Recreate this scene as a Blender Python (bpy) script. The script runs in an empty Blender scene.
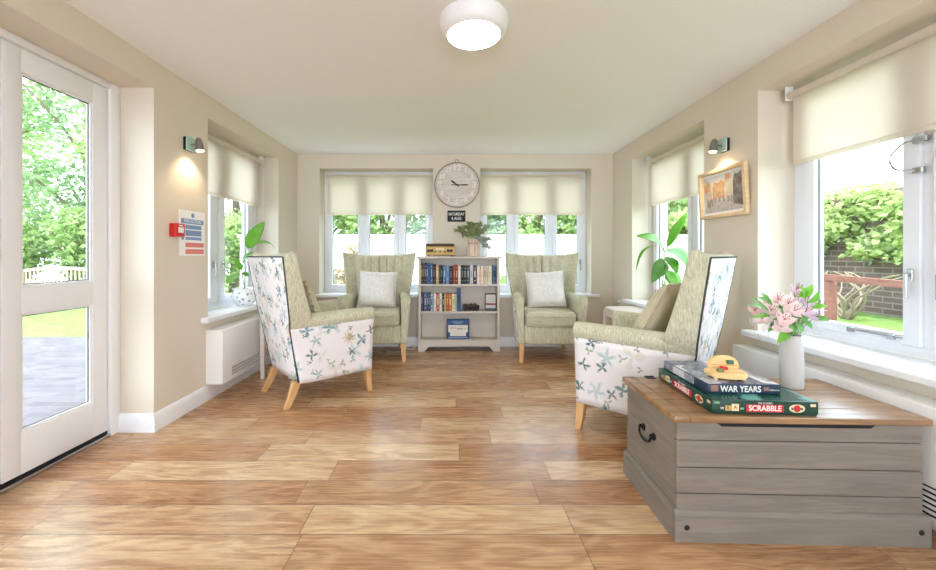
import bpy, bmesh, math, random
from mathutils import Vector, Matrix
PI = math.pi
RND = random.Random(11)
C = bpy.context.scene.collection
CX, CY, F, EYE = 451.0, 255.0, 390.0, 1.14       # lens in pixels of the 936x570 frame, eye height in metres

def at(u, v, d):
    """place on the ray through a picture point, d metres into the room"""
    return Vector(((u - CX) * d / F, d, EYE - (v - CY) * d / F))

# ------------------------------------------------------------------ materials
def lin(c):
    return tuple((x / 12.92 if x <= 0.04045 else ((x + 0.055) / 1.055) ** 2.4) for x in [v / 255.0 for v in c]) + (1.0,)

class NT:
    def __init__(self, name):
        self.m = bpy.data.materials.new(name); self.m.use_nodes = True
        self.t = self.m.node_tree; self.n = self.t.nodes; self.b = self.n['Principled BSDF']; self.out = self.n['Material Output']
    def node(self, typ, **kw):
        x = self.n.new(typ)
        for k, v in kw.items(): setattr(x, k, v)
        return x
    def set(self, sock, v):
        if isinstance(v, bpy.types.NodeSocket): self.t.links.new(v, sock)
        elif v is not None: sock.default_value = v
    def math(self, op, a, b=None, c=None, clamp=False):
        x = self.node('ShaderNodeMath', operation=op, use_clamp=clamp)
        for i, v in enumerate((a, b, c)):
            if v is not None: self.set(x.inputs[i], v)
        return x.outputs[0]
    def vmath(self, op, a, b=None):
        x = self.node('ShaderNodeVectorMath', operation=op)
        self.set(x.inputs[0], a)
        if b is not None: self.set(x.inputs[1], b)
        return x.outputs[1] if op in ('LENGTH', 'DISTANCE', 'DOT_PRODUCT') else x.outputs[0]
    def mix(self, f, a, b, blend='MIX'):
        x = self.node('ShaderNodeMix', data_type='RGBA', blend_type=blend)
        self.set(x.inputs[0], f); self.set(x.inputs[6], a); self.set(x.inputs[7], b)
        return x.outputs[2]
    def smooth(self, v, lo, hi, a=0.0, b=1.0):
        x = self.node('ShaderNodeMapRange', interpolation_type='SMOOTHSTEP')
        self.set(x.inputs[0], v)
        for i, q in enumerate((lo, hi, a, b)): self.set(x.inputs[i + 1], q)
        return x.outputs[0]
    def coord(self, which='Object'):
        return self.node('ShaderNodeTexCoord').outputs[which]
    def mapping(self, v, scale=(1, 1, 1), loc=(0, 0, 0), rot=(0, 0, 0)):
        x = self.node('ShaderNodeMapping'); self.set(x.inputs[0], v)
        x.inputs['Scale'].default_value = scale; x.inputs['Location'].default_value = loc; x.inputs['Rotation'].default_value = rot
        return x.outputs[0]
    def noise(self, v, scale, detail=2.0, rough=0.5, out=0, dist=0.0):
        x = self.node('ShaderNodeTexNoise'); self.set(x.inputs['Vector'], v)
        x.inputs['Scale'].default_value = scale; x.inputs['Detail'].default_value = detail; x.inputs['Roughness'].default_value = rough
        x.inputs['Distortion'].default_value = dist
        return x.outputs[out]
    def sep(self, v):
        x = self.node('ShaderNodeSeparateXYZ'); self.set(x.inputs[0], v); return x.outputs
    def comb(self, a, b, c):
        x = self.node('ShaderNodeCombineXYZ')
        for i, v in enumerate((a, b, c)): self.set(x.inputs[i], v)
        return x.outputs[0]
    def bump(self, h, strength=0.3, dist=0.002):
        x = self.node('ShaderNodeBump'); self.set(x.inputs['Height'], h)
        x.inputs['Strength'].default_value = strength; x.inputs['Distance'].default_value = dist
        self.t.links.new(x.outputs[0], self.b.inputs['Normal'])
    def fin(self, col=None, rough=None, spec=None, metal=None):
        if col is not None: self.set(self.b.inputs['Base Color'], col)
        if rough is not None: self.set(self.b.inputs['Roughness'], rough)
        if spec is not None: self.b.inputs['Specular IOR Level'].default_value = spec
        if metal is not None: self.b.inputs['Metallic'].default_value = metal
        return self.m

def plain(name, rgb, rough=0.6, spec=0.4, metal=0.0, var=0.06, vscale=30.0, bump=0.0):
    """solid colour with a slight procedural mottling"""
    k = NT(name); c = lin(rgb)
    n = k.noise(k.coord(), vscale, 3.0)
    d = tuple(x * (1 - var) for x in c[:3]) + (1,); e = tuple(min(1, x * (1 + var)) for x in c[:3]) + (1,)
    if bump: k.bump(n, bump, 0.002)
    return k.fin(k.mix(n, d, e), rough, spec, metal)

M = {}
M['wall'] = plain('wall_paint', (219, 208, 191), 0.85, 0.2, var=0.015, vscale=60, bump=0.03)
M['ceiling'] = plain('ceiling_paint', (243, 243, 242), 0.9, 0.15, var=0.01)
M['white'] = plain('white_gloss_paint', (236, 236, 238), 0.35, 0.4, var=0.01)
M['upvc'] = plain('white_frame', (232, 234, 240), 0.3, 0.45, var=0.01)
M['heater'] = plain('heater_enamel', (236, 234, 231), 0.4, 0.4, var=0.01)
M['dark'] = plain('dark_gap', (40, 40, 42), 0.8, 0.2)
M['grille'] = plain('grille_grey', (120, 120, 122), 0.6, 0.3)
M['gap_shade'] = plain('black_gap_shade', (22, 22, 24), 0.6, 0.3)
M['iron'] = plain('black_iron', (40, 38, 38), 0.45, 0.5, 0.6)
M['chrome'] = plain('satin_chrome', (190, 192, 195), 0.25, 0.5, 1.0, var=0.02)
M['steel'] = plain('brushed_steel', (150, 148, 146), 0.32, 0.5, 1.0, var=0.03)
M['black'] = plain('black_paint', (20, 20, 21), 0.5, 0.4)
M['whitetext'] = plain('white_lettering', (235, 235, 230), 0.6, 0.3, var=0.01)
M['red'] = plain('red_plastic', (196, 34, 32), 0.35, 0.45, var=0.03)
M['pot_white'] = plain('plug_white', (238, 238, 236), 0.4, 0.4, var=0.01)

def wood(name, c1, c2, scale=9.0, axis=0, rough=0.45, spec=0.4, coord='Object'):
    k = NT(name); s = [scale * 2.2] * 3; s[axis] = scale * 0.16
    v = k.mapping(k.coord(coord), tuple(s))
    n = k.noise(v, 1.6, 5, 0.6, dist=0.6); n2 = k.noise(v, 9.0, 3, 0.6)
    f = k.smooth(k.math('ADD', k.math('MULTIPLY', n, 0.75), k.math('MULTIPLY', n2, 0.25)), 0.32, 0.68)
    k.bump(n2, 0.12, 0.001)
    return k.fin(k.mix(f, lin(c1), lin(c2)), rough, spec)
M['oak'] = wood('oak_leg', (200, 150, 92), (222, 178, 122), 12, 2)
M['lidwood'] = wood('waxed_pine_lid', (122, 90, 60), (164, 126, 88), 8, 0, 0.26, 0.7)
M['greywash'] = wood('greywash_pine', (120, 111, 101), (138, 129, 118), 8, 0, 0.6, 0.25)
M['greywash_end'] = wood('greywash_pine_end', (120, 111, 101), (138, 129, 118), 8, 1, 0.6, 0.25)
M['bookcase'] = wood('bookcase_paint', (203, 192, 179), (209, 199, 187), 6, 0, 0.55, 0.3)
M['tablewood'] = wood('pale_table_paint', (214, 204, 194), (226, 217, 208), 8, 0, 0.45, 0.4)
M['picture_oak'] = wood('picture_frame_oak', (214, 182, 138), (230, 202, 160), 10, 1)
M['toywood'] = wood('toy_birch', (228, 190, 128), (242, 212, 156), 10, 0, 0.4)
M['radiowood'] = wood('radio_wood', (186, 142, 84), (206, 166, 106), 10, 0, 0.35)
M['bench'] = wood('bench_teak', (150, 132, 112), (170, 152, 130), 4, 0, 0.7)

def floor_mat():
    k = NT('oak_plank_floor'); P = k.sep(k.coord())
    W, L = 0.1905, 1.13
    r = k.math('DIVIDE', k.math('SUBTRACT', P[1], 1.591), W); row = k.math('FLOOR', r); fr = k.math('SUBTRACT', r, row)
    wn = k.node('ShaderNodeTexWhiteNoise', noise_dimensions='1D'); k.set(wn.inputs['W'], k.math('ADD', row, 31.7))
    q = k.math('DIVIDE', k.math('ADD', P[0], k.math('MULTIPLY', wn.outputs[0], 7.0)), L); col = k.math('FLOOR', q); fq = k.math('SUBTRACT', q, col)
    pid = k.node('ShaderNodeTexWhiteNoise', noise_dimensions='2D'); k.set(pid.inputs['Vector'], k.comb(k.math('ADD', row, 0.5), k.math('ADD', col, 0.5), 0.0))
    rv = pid.outputs[0]; rc = k.sep(pid.outputs[1])
    v = k.comb(k.math('ADD', P[0], k.math('MULTIPLY', rc[0], 40.0)), k.math('ADD', P[1], k.math('MULTIPLY', rc[1], 40.0)), 0.0)
    broad = k.noise(k.mapping(v, (1.3, 9.0, 1.0)), 1.0, 3, 0.55, dist=0.8)
    hill = k.noise(k.mapping(v, (1.3, 6.5, 1.0)), 1.0, 2.0, 0.5, dist=0.5)
    fig = k.smooth(k.math('SINE', k.math('MULTIPLY', hill, 52.0)), -1.0, 1.0)
    fine = k.noise(k.mapping(v, (5.0, 90.0, 1.0)), 1.0, 3, 0.6)
    knot = k.node('ShaderNodeTexVoronoi', voronoi_dimensions='2D'); k.set(knot.inputs['Vector'], k.mapping(v, (1.1, 2.6, 1.0))); knot.inputs['Scale'].default_value = 1.3
    kd = k.math('MULTIPLY', k.smooth(knot.outputs['Distance'], 0.015, 0.06, 1.0, 0.0), k.math('GREATER_THAN', k.sep(knot.outputs['Color'])[0], 0.55))
    g = k.math('ADD', k.math('MULTIPLY', broad, 0.50), k.math('MULTIPLY', fig, 0.16)); g = k.math('ADD', g, k.math('MULTIPLY', fine, 0.36))
    c = k.mix(k.smooth(g, 0.2, 0.8), lin((166, 124, 88)), lin((228, 198, 160)))
    tint = k.mix(rv, lin((206, 176, 150)), lin((255, 252, 246)))
    c = k.mix(1.0, c, tint, 'MULTIPLY')
    c = k.mix(k.math('MULTIPLY', kd, 0.5), c, lin((110, 68, 40)))
    e1 = k.math('MINIMUM', fr, k.math('SUBTRACT', 1.0, fr)); e2 = k.math('MULTIPLY', k.math('MINIMUM', fq, k.math('SUBTRACT', 1.0, fq)), L / W)
    gap = k.smooth(k.math('MINIMUM', e1, e2), 0.006, 0.020, 0.75, 0.0)
    c = k.mix(gap, c, lin((92, 60, 38)))
    k.bump(k.math('ADD', fine, k.math('MULTIPLY', gap, -2.0)), 0.06, 0.002)
    return k.fin(c, k.smooth(fine, 0.2, 0.8, 0.22, 0.32), 0.6)
M['floor'] = floor_mat()

def chenille(name, c1, c2, axis=2):
    k = NT(name); s = [150.0] * 3; s[axis] = 14.0
    n = k.noise(k.mapping(k.coord(), tuple(s)), 1.0, 3, 0.65); b = k.noise(k.coord(), 9.0, 2)
    k.bump(n, 0.5, 0.004)
    f = k.smooth(k.math('ADD', k.math('MULTIPLY', n, 0.8), k.math('MULTIPLY', b, 0.2)), 0.3, 0.7)
    m = k.fin(k.mix(f, lin(c1), lin(c2)), 0.9, 0.15)
    k.b.inputs['Sheen Weight'].default_value = 0.15
    return m
M['green'] = chenille('sage_chenille', (170, 165, 138), (216, 212, 187))
M['green_h'] = chenille('sage_chenille_seat', (170, 165, 138), (216, 212, 187), 1)
M['piping'] = plain('dark_piping', (70, 72, 66), 0.8, 0.2)
M['beige_cush'] = chenille('beige_cushion', (186, 174, 146), (204, 194, 168))
def silver_cush():
    k = NT('silver_cushion'); w = k.noise(k.mapping(k.coord(), (9, 9, 9)), 1.0, 4, 0.6, dist=2.0)
    f = k.smooth(k.math('ABSOLUTE', k.math('SUBTRACT', w, 0.5)), 0.0, 0.05)
    return k.fin(k.mix(f, lin((236, 232, 228)), lin((224, 218, 213))), 0.5, 0.4)
M['silver_cush'] = silver_cush()

def floral():
    k = NT('floral_linen'); uv0 = k.coord('UV')
    wob = k.noise(uv0, 20.0, 3, 0.65, 1)
    uv = k.vmath('ADD', uv0, k.vmath('MULTIPLY', k.vmath('SUBTRACT', wob, (0.5, 0.5, 0.5)), (0.055, 0.055, 0.0)))
    col = lin((229, 222, 222))
    weave = k.noise(k.mapping(uv0, (300, 60, 1)), 1.0, 2)
    base = k.mix(weave, lin((222, 214, 214)), lin((236, 231, 230)))
    def layer(base, scale, off, R, petals, lobes, prob, ca, cb, soft, aspect=1.0):
        p = k.mapping(uv, (scale, scale * aspect, 1), off)
        vo = k.node('ShaderNodeTexVoronoi', voronoi_dimensions='2D', feature='F1'); k.set(vo.inputs['Vector'], p); vo.inputs['Scale'].default_value = 1.0
        vo.inputs['Randomness'].default_value = 0.8
        d = k.vmath('SUBTRACT', p, vo.outputs['Position']); S = k.sep(d); r = k.vmath('LENGTH', d)
        rc = k.sep(vo.outputs['Color'])
        a = k.math('ARCTAN2', S[1], S[0])
        pet = k.math('COSINE', k.math('ADD', k.math('MULTIPLY', a, float(petals)), k.math('MULTIPLY', rc[0], 12.0)))
        lim = k.math('MULTIPLY', k.math('ADD', 1.0 - lobes, k.math('MULTIPLY', pet, lobes)), R * scale)
        lim = k.math('MULTIPLY', lim, k.math('ADD', 0.7, k.math('MULTIPLY', rc[1], 0.5)))
        mask = k.smooth(k.math('SUBTRACT', lim, r), 0.0, soft)
        on = k.math('LESS_THAN', rc[2], prob)
        paint = k.noise(uv0, 55.0, 3, 0.6)
        cc = k.mix(k.smooth(k.math('ADD', k.math('MULTIPLY', rc[1], 0.6), k.math('MULTIPLY', paint, 0.5)), 0.25, 0.8), lin(ca), lin(cb))
        return k.mix(k.math('MULTIPLY', k.math('MULTIPLY', mask, on), k.smooth(paint, 0.25, 0.6, 0.55, 1.0)), base, cc)
    c = layer(base, 4.6, (0.3, 0.8, 0), 0.100, 3, 0.42, 0.65, (206, 206, 200), (220, 208, 190), 0.20)
    c = layer(c, 4.0, (1.7, 0.2, 0), 0.088, 5, 0.33, 0.78, (136, 166, 164), (192, 208, 208), 0.16)
    c = layer(c, 6.2, (0.15, 2.3, 0), 0.062, 4, 0.38, 0.74, (44, 74, 78), (112, 148, 152), 0.14)
    c = layer(c, 9.5, (0.6, 1.3, 0), 0.034, 3, 0.45, 0.40, (70, 100, 84), (150, 166, 140), 0.12)
    c = layer(c, 2.9, (0.62, 0.35, 0), 0.095, 9, 0.30, 0.55, (154, 114, 56), (208, 180, 126), 0.20)
    return k.fin(c, 0.85, 0.2)
M['floral'] = floral()

def glass_mat():
    k = NT('window_glass'); k.n.remove(k.b)
    lw = k.node('ShaderNodeLayerWeight'); lw.inputs[0].default_value = 0.5
    fz = k.math('ADD', 0.02, k.math('MULTIPLY', k.math('POWER', lw.outputs['Facing'], 5.0), 0.6))
    tr = k.node('ShaderNodeBsdfTransparent'); tr.inputs[0].default_value = (0.96, 0.975, 0.97, 1)
    gl = k.node('ShaderNodeBsdfGlossy'); gl.inputs['Roughness'].default_value = 0.02
    mx = k.node('ShaderNodeMixShader'); k.set(mx.inputs[0], fz); k.set(mx.inputs[1], tr.outputs[0]); k.set(mx.inputs[2], gl.outputs[0])
    k.t.links.new(mx.outputs[0], k.out.inputs[0]); return k.m
M['glass'] = glass_mat()
def thin(name, c1, c2, trans=0.4, scale=20.0, rough=0.6):
    """cloth or leaf that lets light through"""
    k = NT(name); n = k.noise(k.coord(), scale, 3); c = k.mix(n, lin(c1), lin(c2)); k.fin(c, rough, 0.35)
    t = k.node('ShaderNodeBsdfTranslucent'); k.set(t.inputs[0], c)
    mx = k.node('ShaderNodeMixShader'); mx.inputs[0].default_value = trans
    k.set(mx.inputs[1], k.b.outputs[0]); k.set(mx.inputs[2], t.outputs[0]); k.t.links.new(mx.outputs[0], k.out.inputs[0]); return k.m
M['blind'] = thin('blind_cloth', (238, 230, 219), (241, 234, 224), 0.5, 200, 0.8)
M['leaf_bright'] = thin('leaf_bright_green', (112, 178, 56), (142, 204, 78), 0.35, 14, 0.35)
M['leaf_deep'] = thin('leaf_deep_green', (92, 152, 66), (122, 180, 92), 0.3, 14, 0.3)
M['leaf_pale'] = thin('leaf_pale_green', (150, 200, 110), (176, 216, 140), 0.4, 14, 0.4)
M['stem'] = plain('plant_stem', (126, 162, 84), 0.5)
M['euc'] = thin('eucalyptus_leaf', (122, 132, 84), (160, 166, 120), 0.25, 30, 0.6)
M['euc_grey'] = thin('eucalyptus_grey_leaf', (140, 150, 136), (172, 180, 166), 0.25, 30, 0.6)
M['petal'] = thin('pink_petal', (244, 218, 216), (250, 234, 232), 0.3, 40, 0.6)
M['petal_lilac'] = thin('lilac_petal', (224, 196, 214), (238, 218, 230), 0.3, 40, 0.6)
M['petal_mark'] = plain('petal_stamen', (150, 70, 60), 0.6)
M['filler'] = plain('gypsophila', (206, 206, 210), 0.8)
M['soil'] = plain('potting_soil', (62, 48, 38), 0.9)

# ------------------------------------------------------------------ object helpers
def link(o, parent=None):
    C.objects.link(o)
    if parent: o.parent = parent
    return o
def shade(me, angle=35):
    me.polygons.foreach_set('use_smooth', [True] * len(me.polygons))
    me.set_sharp_from_angle(angle=math.radians(angle))
def obj(name, bm, mat, parent=None, loc=None, rot=None, angle=35, label=None):
    me = bpy.data.meshes.new(name); bm.normal_update(); bm.to_mesh(me); bm.free()
    for m in (mat if isinstance(mat, (list, tuple)) else [mat]): me.materials.append(m)
    shade(me, angle)
    o = bpy.data.objects.new(name, me); link(o, parent)
    if loc is not None: o.location = loc
    if rot is not None: o.rotation_euler = rot
    if label: o['label'] = label
    return o
def thing(name, label, cat, loc=(0, 0, 0), rz=0.0, group=None):
    o = bpy.data.objects.new(name, None); link(o); o.location = loc; o.rotation_euler = (0, 0, rz)
    return tag(o, label, cat, group)
def tag(o, label, cat, group=None, kind=None):
    o['label'] = label; o['category'] = cat
    if group: o['group'] = group
    if kind: o['kind'] = kind
    return o
def struct(o, label=None):
    o['kind'] = 'structure'
    if label: o['label'] = label
    return o
def B(): return bmesh.new()
def xf(bm, vs, mat):
    bmesh.ops.transform(bm, matrix=mat, verts=vs)
def box(bm, lo, hi, bev=0.0, seg=2, mat=None, mi=0):
    r = bmesh.ops.create_cube(bm, size=1.0); vs = r['verts']
    c = [(a + b) / 2 for a, b in zip(lo, hi)]; s = [abs(b - a) for a, b in zip(lo, hi)]
    for v in vs: v.co = Vector((c[0] + v.co.x * s[0], c[1] + v.co.y * s[1], c[2] + v.co.z * s[2]))
    fs = set(f for v in vs for f in v.link_faces)
    if bev > 0:
        es = list(set(e for v in vs for e in v.link_edges))
        g = bmesh.ops.bevel(bm, geom=es, offset=min(bev, min(s) * 0.49), segments=seg, profile=0.5, affect='EDGES')
        vs = list(set(v for f in g['faces'] for v in f.verts) | set(v for v in vs if v.is_valid)); fs = set(f for v in vs for f in v.link_faces)
    for f in fs:
        if f.is_valid: f.material_index = mi
    if mat is not None: xf(bm, vs, mat)
    return vs
def cyl(bm, p0, p1, r0, r1=None, n=16, mi=0, caps=True):
    p0, p1 = Vector(p0), Vector(p1); d = p1 - p0
    r = bmesh.ops.create_cone(bm, cap_ends=caps, segments=n, radius1=r0, radius2=r0 if r1 is None else r1, depth=d.length)
    xf(bm, r['verts'], Matrix.Translation((p0 + p1) / 2) @ d.to_track_quat('Z', 'Y').to_matrix().to_4x4())
    for f in set(f for v in r['verts'] for f in v.link_faces): f.material_index = mi
    return r['verts']
def ball(bm, c, r, sc=(1, 1, 1), sub=2, mi=0):
    q = bmesh.ops.create_icosphere(bm, subdivisions=sub, radius=r)
    xf(bm, q['verts'], Matrix.Translation(c) @ Matrix.Diagonal((*sc, 1)))
    for f in set(f for v in q['verts'] for f in v.link_faces): f.material_index = mi
    return q['verts']
def lathe(bm, prof, n=28, c=(0, 0, 0), mi=0):
    rows = []
    for r, z in prof:
        rows.append([bm.verts.new((c[0] + r * math.cos(2 * PI * i / n), c[1] + r * math.sin(2 * PI * i / n), c[2] + z)) for i in range(n)])
    for a, b in zip(rows, rows[1:]):
        for i in range(n): bm.faces.new((a[i], a[(i + 1) % n], b[(i + 1) % n], b[i])).material_index = mi
    for row, rev in ((rows[0], True), (rows[-1], False)):
        bm.faces.new(list(reversed(row)) if rev else row).material_index = mi
def tube(bm, pts, r, n=8, mi=0, r1=None):
    pts = [Vector(p) for p in pts]; rows = []
    up = Vector((0.13, 0.31, 0.94))
    for i, p in enumerate(pts):
        t = (pts[min(i + 1, len(pts) - 1)] - pts[max(i - 1, 0)]).normalized()
        a = t.cross(up)
        if a.length < 1e-3: a = t.cross(Vector((1, 0, 0)))
        a.normalize(); b = t.cross(a).normalized()
        rr = r if r1 is None else r + (r1 - r) * i / max(1, len(pts) - 1)
        rows.append([bm.verts.new(p + a * rr * math.cos(2 * PI * j / n) + b * rr * math.sin(2 * PI * j / n)) for j in range(n)])
    for x, y in zip(rows, rows[1:]):
        for j in range(n): bm.faces.new((x[j], x[(j + 1) % n], y[(j + 1) % n], y[j])).material_index = mi
    bm.faces.new(rows[0]).material_index = mi; bm.faces.new(list(reversed(rows[-1]))).material_index = mi
    bmesh.ops.recalc_face_normals(bm, faces=bm.faces)
def loft(bm, rings, mi=0, cap=True):
    rows = [[bm.verts.new(p) for p in r] for r in rings]; n = len(rows[0])
    for a, b in zip(rows, rows[1:]):
        for i in range(n): bm.faces.new((a[i], a[(i + 1) % n], b[(i + 1) % n], b[i])).material_index = mi
    if cap: bm.faces.new(list(reversed(rows[0]))).material_index = mi; bm.faces.new(rows[-1]).material_index = mi
    bmesh.ops.recalc_face_normals(bm, faces=bm.faces)
def prism(bm, poly, lo, hi, plane='xz', mi=0):
    """extrude a 2-D outline along the remaining axis"""
    def P(a, b, t): return {'xz': (a, t, b), 'yz': (t, a, b), 'xy': (a, b, t)}[plane]
    A = [bm.verts.new(P(a, b, lo)) for a, b in poly]; Z = [bm.verts.new(P(a, b, hi)) for a, b in poly]; n = len(poly)
    fs = [bm.faces.new(A), bm.faces.new(list(reversed(Z)))] + [bm.faces.new((A[i], Z[i], Z[(i + 1) % n], A[(i + 1) % n])) for i in range(n)]
    for f in fs: f.material_index = mi
    bmesh.ops.recalc_face_normals(bm, faces=fs)
def spline(ctrl, n=8):
    ctrl = [Vector(c) for c in ctrl]; P = [ctrl[0]] + ctrl + [ctrl[-1]]; out = []
    for i in range(1, len(P) - 2):
        for j in range(n):
            t = j / n; a, b, c, d = P[i - 1], P[i], P[i + 1], P[i + 2]
            out.append(0.5 * ((2 * b) + (c - a) * t + (2 * a - 5 * b + 4 * c - d) * t * t + (3 * b - a - 3 * c + d) * t ** 3))
    out.append(ctrl[-1]); return out
def text(name, s, size, mat, parent, loc, rot, extrude=0.0006, sx=1.0, label=None, bold=0.0):
    cu = bpy.data.curves.new(name, 'FONT'); cu.body = s; cu.size = size; cu.align_x = 'CENTER'; cu.align_y = 'CENTER'; cu.extrude = extrude; cu.offset = bold
    t = bpy.data.objects.new('tmp', cu); C.objects.link(t)
    me = bpy.data.meshes.new_from_object(t.evaluated_get(bpy.context.evaluated_depsgraph_get()))
    bpy.data.objects.remove(t); me.name = name; me.materials.clear(); me.materials.append(mat)
    o = bpy.data.objects.new(name, me); link(o, parent); o.location = loc; o.rotation_euler = rot; o.scale = (sx, 1, 1)
    if label: o['label'] = label
    return o
def dup(root, name=None):
    r = root.copy(); C.objects.link(r)
    for ch in list(root.children):
        c = ch.copy(); C.objects.link(c); c.parent = r
        for g in list(ch.children):
            d = g.copy(); C.objects.link(d); d.parent = c
    return r
def leaf(bm, base, tip, width, sag=0.15, normal=(0, -1, 0.3), fold=0.25, n=7, mi=0):
    """one broad leaf blade from base to tip with a folded midrib"""
    base, tip = Vector(base), Vector(tip); ax = tip - base; L = ax.length; ax.normalize()
    nn = Vector(normal); nn = (nn - ax * nn.dot(ax)).normalized(); side = ax.cross(nn).normalized()
    rows = []
    for i in range(n + 1):
        t = i / n; w = width * 0.5 * (math.sin(PI * min(1, t ** 0.8)) ** 0.75) if 0 < t < 1 else width * 0.02
        c = base + ax * L * t + nn * (sag * L * math.sin(PI * t))
        e = nn * (fold * w)
        rows.append([bm.verts.new(c - side * w + e), bm.verts.new(c - side * w * 0.5 + e * 0.35), bm.verts.new(c), bm.verts.new(c + side * w * 0.5 + e * 0.35), bm.verts.new(c + side * w + e)])
    for a, b in zip(rows, rows[1:]):
        for j in range(4): bm.faces.new((a[j], a[j + 1], b[j + 1], b[j])).material_index = mi
# ------------------------------------------------------------------ the room
XL, XR, YB, H = -1.92, 2.02, 4.875, 2.40
TL, TR, TB = 0.36, 0.40, 0.34            # wall thicknesses
YF = -4.2                                # no rear wall: end behind the viewer left open to let sky light in
RT = 2.222                                # head of every reveal
SZL, SZR, SZB = 0.655, 0.642, 0.652       # sill tops
DOOR = (0.95, 2.52)
WL = (3.08, 4.34); WRF = (3.114, 4.352); WRN = (0.75, 2.567); WB1 = (-1.645, -0.228); WB2 = (0.364, 1.754)

def wall(name, side, holes, a0, a1, zt):
    """a wall of real thickness with openings; side says which wall; holes = (a0, a1, z0, z1)"""
    bm = B()
    As = sorted(set([a0, a1] + [h[0] for h in holes] + [h[1] for h in holes])); Zs = sorted(set([0.0, zt] + [h[2] for h in holes] + [h[3] for h in holes]))
    def solid(i, j):
        if i < 0 or j < 0 or i >= len(As) - 1 or j >= len(Zs) - 1: return False
        a, z = (As[i] + As[i + 1]) / 2, (Zs[j] + Zs[j + 1]) / 2
        return not any(h[0] < a < h[1] and h[2] < z < h[3] for h in holes)
    def P(a, n, z): return {'l': (XL - n, a, z), 'r': (XR + n, a, z), 'b': (a, YB + n, z)}[side]
    T = {'l': TL, 'r': TR, 'b': TB}[side]
    def quad(*p): bm.faces.new([bm.verts.new(P(*q)) for q in p])
    for i in range(len(As) - 1):
        for j in range(len(Zs) - 1):
            if not solid(i, j): continue
            a, b, z, y = As[i], As[i + 1], Zs[j], Zs[j + 1]
            quad((a, 0, z), (b, 0, z), (b, 0, y), (a, 0, y)); quad((a, T, z), (a, T, y), (b, T, y), (b, T, z))
            if not solid(i - 1, j): quad((a, 0, z), (a, 0, y), (a, T, y), (a, T, z))
            if not solid(i + 1, j): quad((b, 0, z), (b, T, z), (b, T, y), (b, 0, y))
            if not solid(i, j - 1): quad((a, 0, z), (a, T, z), (b, T, z), (b, 0, z))
            if not solid(i, j + 1): quad((a, 0, y), (b, 0, y), (b, T, y), (a, T, y))
    bmesh.ops.remove_doubles(bm, verts=bm.verts, dist=1e-5); bmesh.ops.recalc_face_normals(bm, faces=bm.faces)
    return struct(obj(name, bm, M['wall'], angle=20))
wall('wall_left', 'l', [(DOOR[0], DOOR[1], 0.0, RT), (WL[0], WL[1], SZL - 0.04, RT)], YF, YB, H)
wall('wall_right', 'r', [(WRF[0], WRF[1], SZR - 0.04, RT), (WRN[0], WRN[1], SZR - 0.04, RT)], YF, YB, H)
wall('wall_back', 'b', [(WB1[0], WB1[1], SZB - 0.04, RT), (WB2[0], WB2[1], SZB - 0.04, RT)], XL - TL, XR + TR, H)
bm = B(); box(bm, (XL - TL, YF, -0.12), (XR + TR, YB + TB, 0.0)); struct(obj('floor', bm, M['floor']))
bm = B(); box(bm, (XL - TL, YF, H), (XR + TR, YB + TB, H + 0.25)); struct(obj('ceiling', bm, M['ceiling']))

def skirting(name, segs):
    """white skirting: upright board with a sloped top; segs = ((x0,y0),(x1,y1)) walked with the room on the left"""
    bm = B()
    for (x0, y0), (x1, y1) in segs:
        d = Vector((x1 - x0, y1 - y0, 0)); L = d.length; d.normalize(); n = Vector((-d.y, d.x, 0))
        prof = [(0, 0), (0.018, 0), (0.018, 0.085), (0.012, 0.105), (0.006, 0.115), (0, 0.118)]
        loft(bm, [[Vector((x0, y0, 0)) + n * a + Vector((0, 0, z)) for a, z in prof], [Vector((x1, y1, 0)) + n * a + Vector((0, 0, z)) for a, z in prof]])
    return struct(obj(name, bm, M['white'], angle=25))
skirting('baseboard_left', [((XL, YB), (XL, DOOR[1] - 0.018)), ((XL, DOOR[1]), (XL - 0.225, DOOR[1])), ((XL, DOOR[0]), (XL, YF))])
skirting('baseboard_right', [((XR, YF), (XR, YB))])
skirting('baseboard_back', [((XR - 0.018, YB), (XL + 0.018, YB))])

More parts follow.
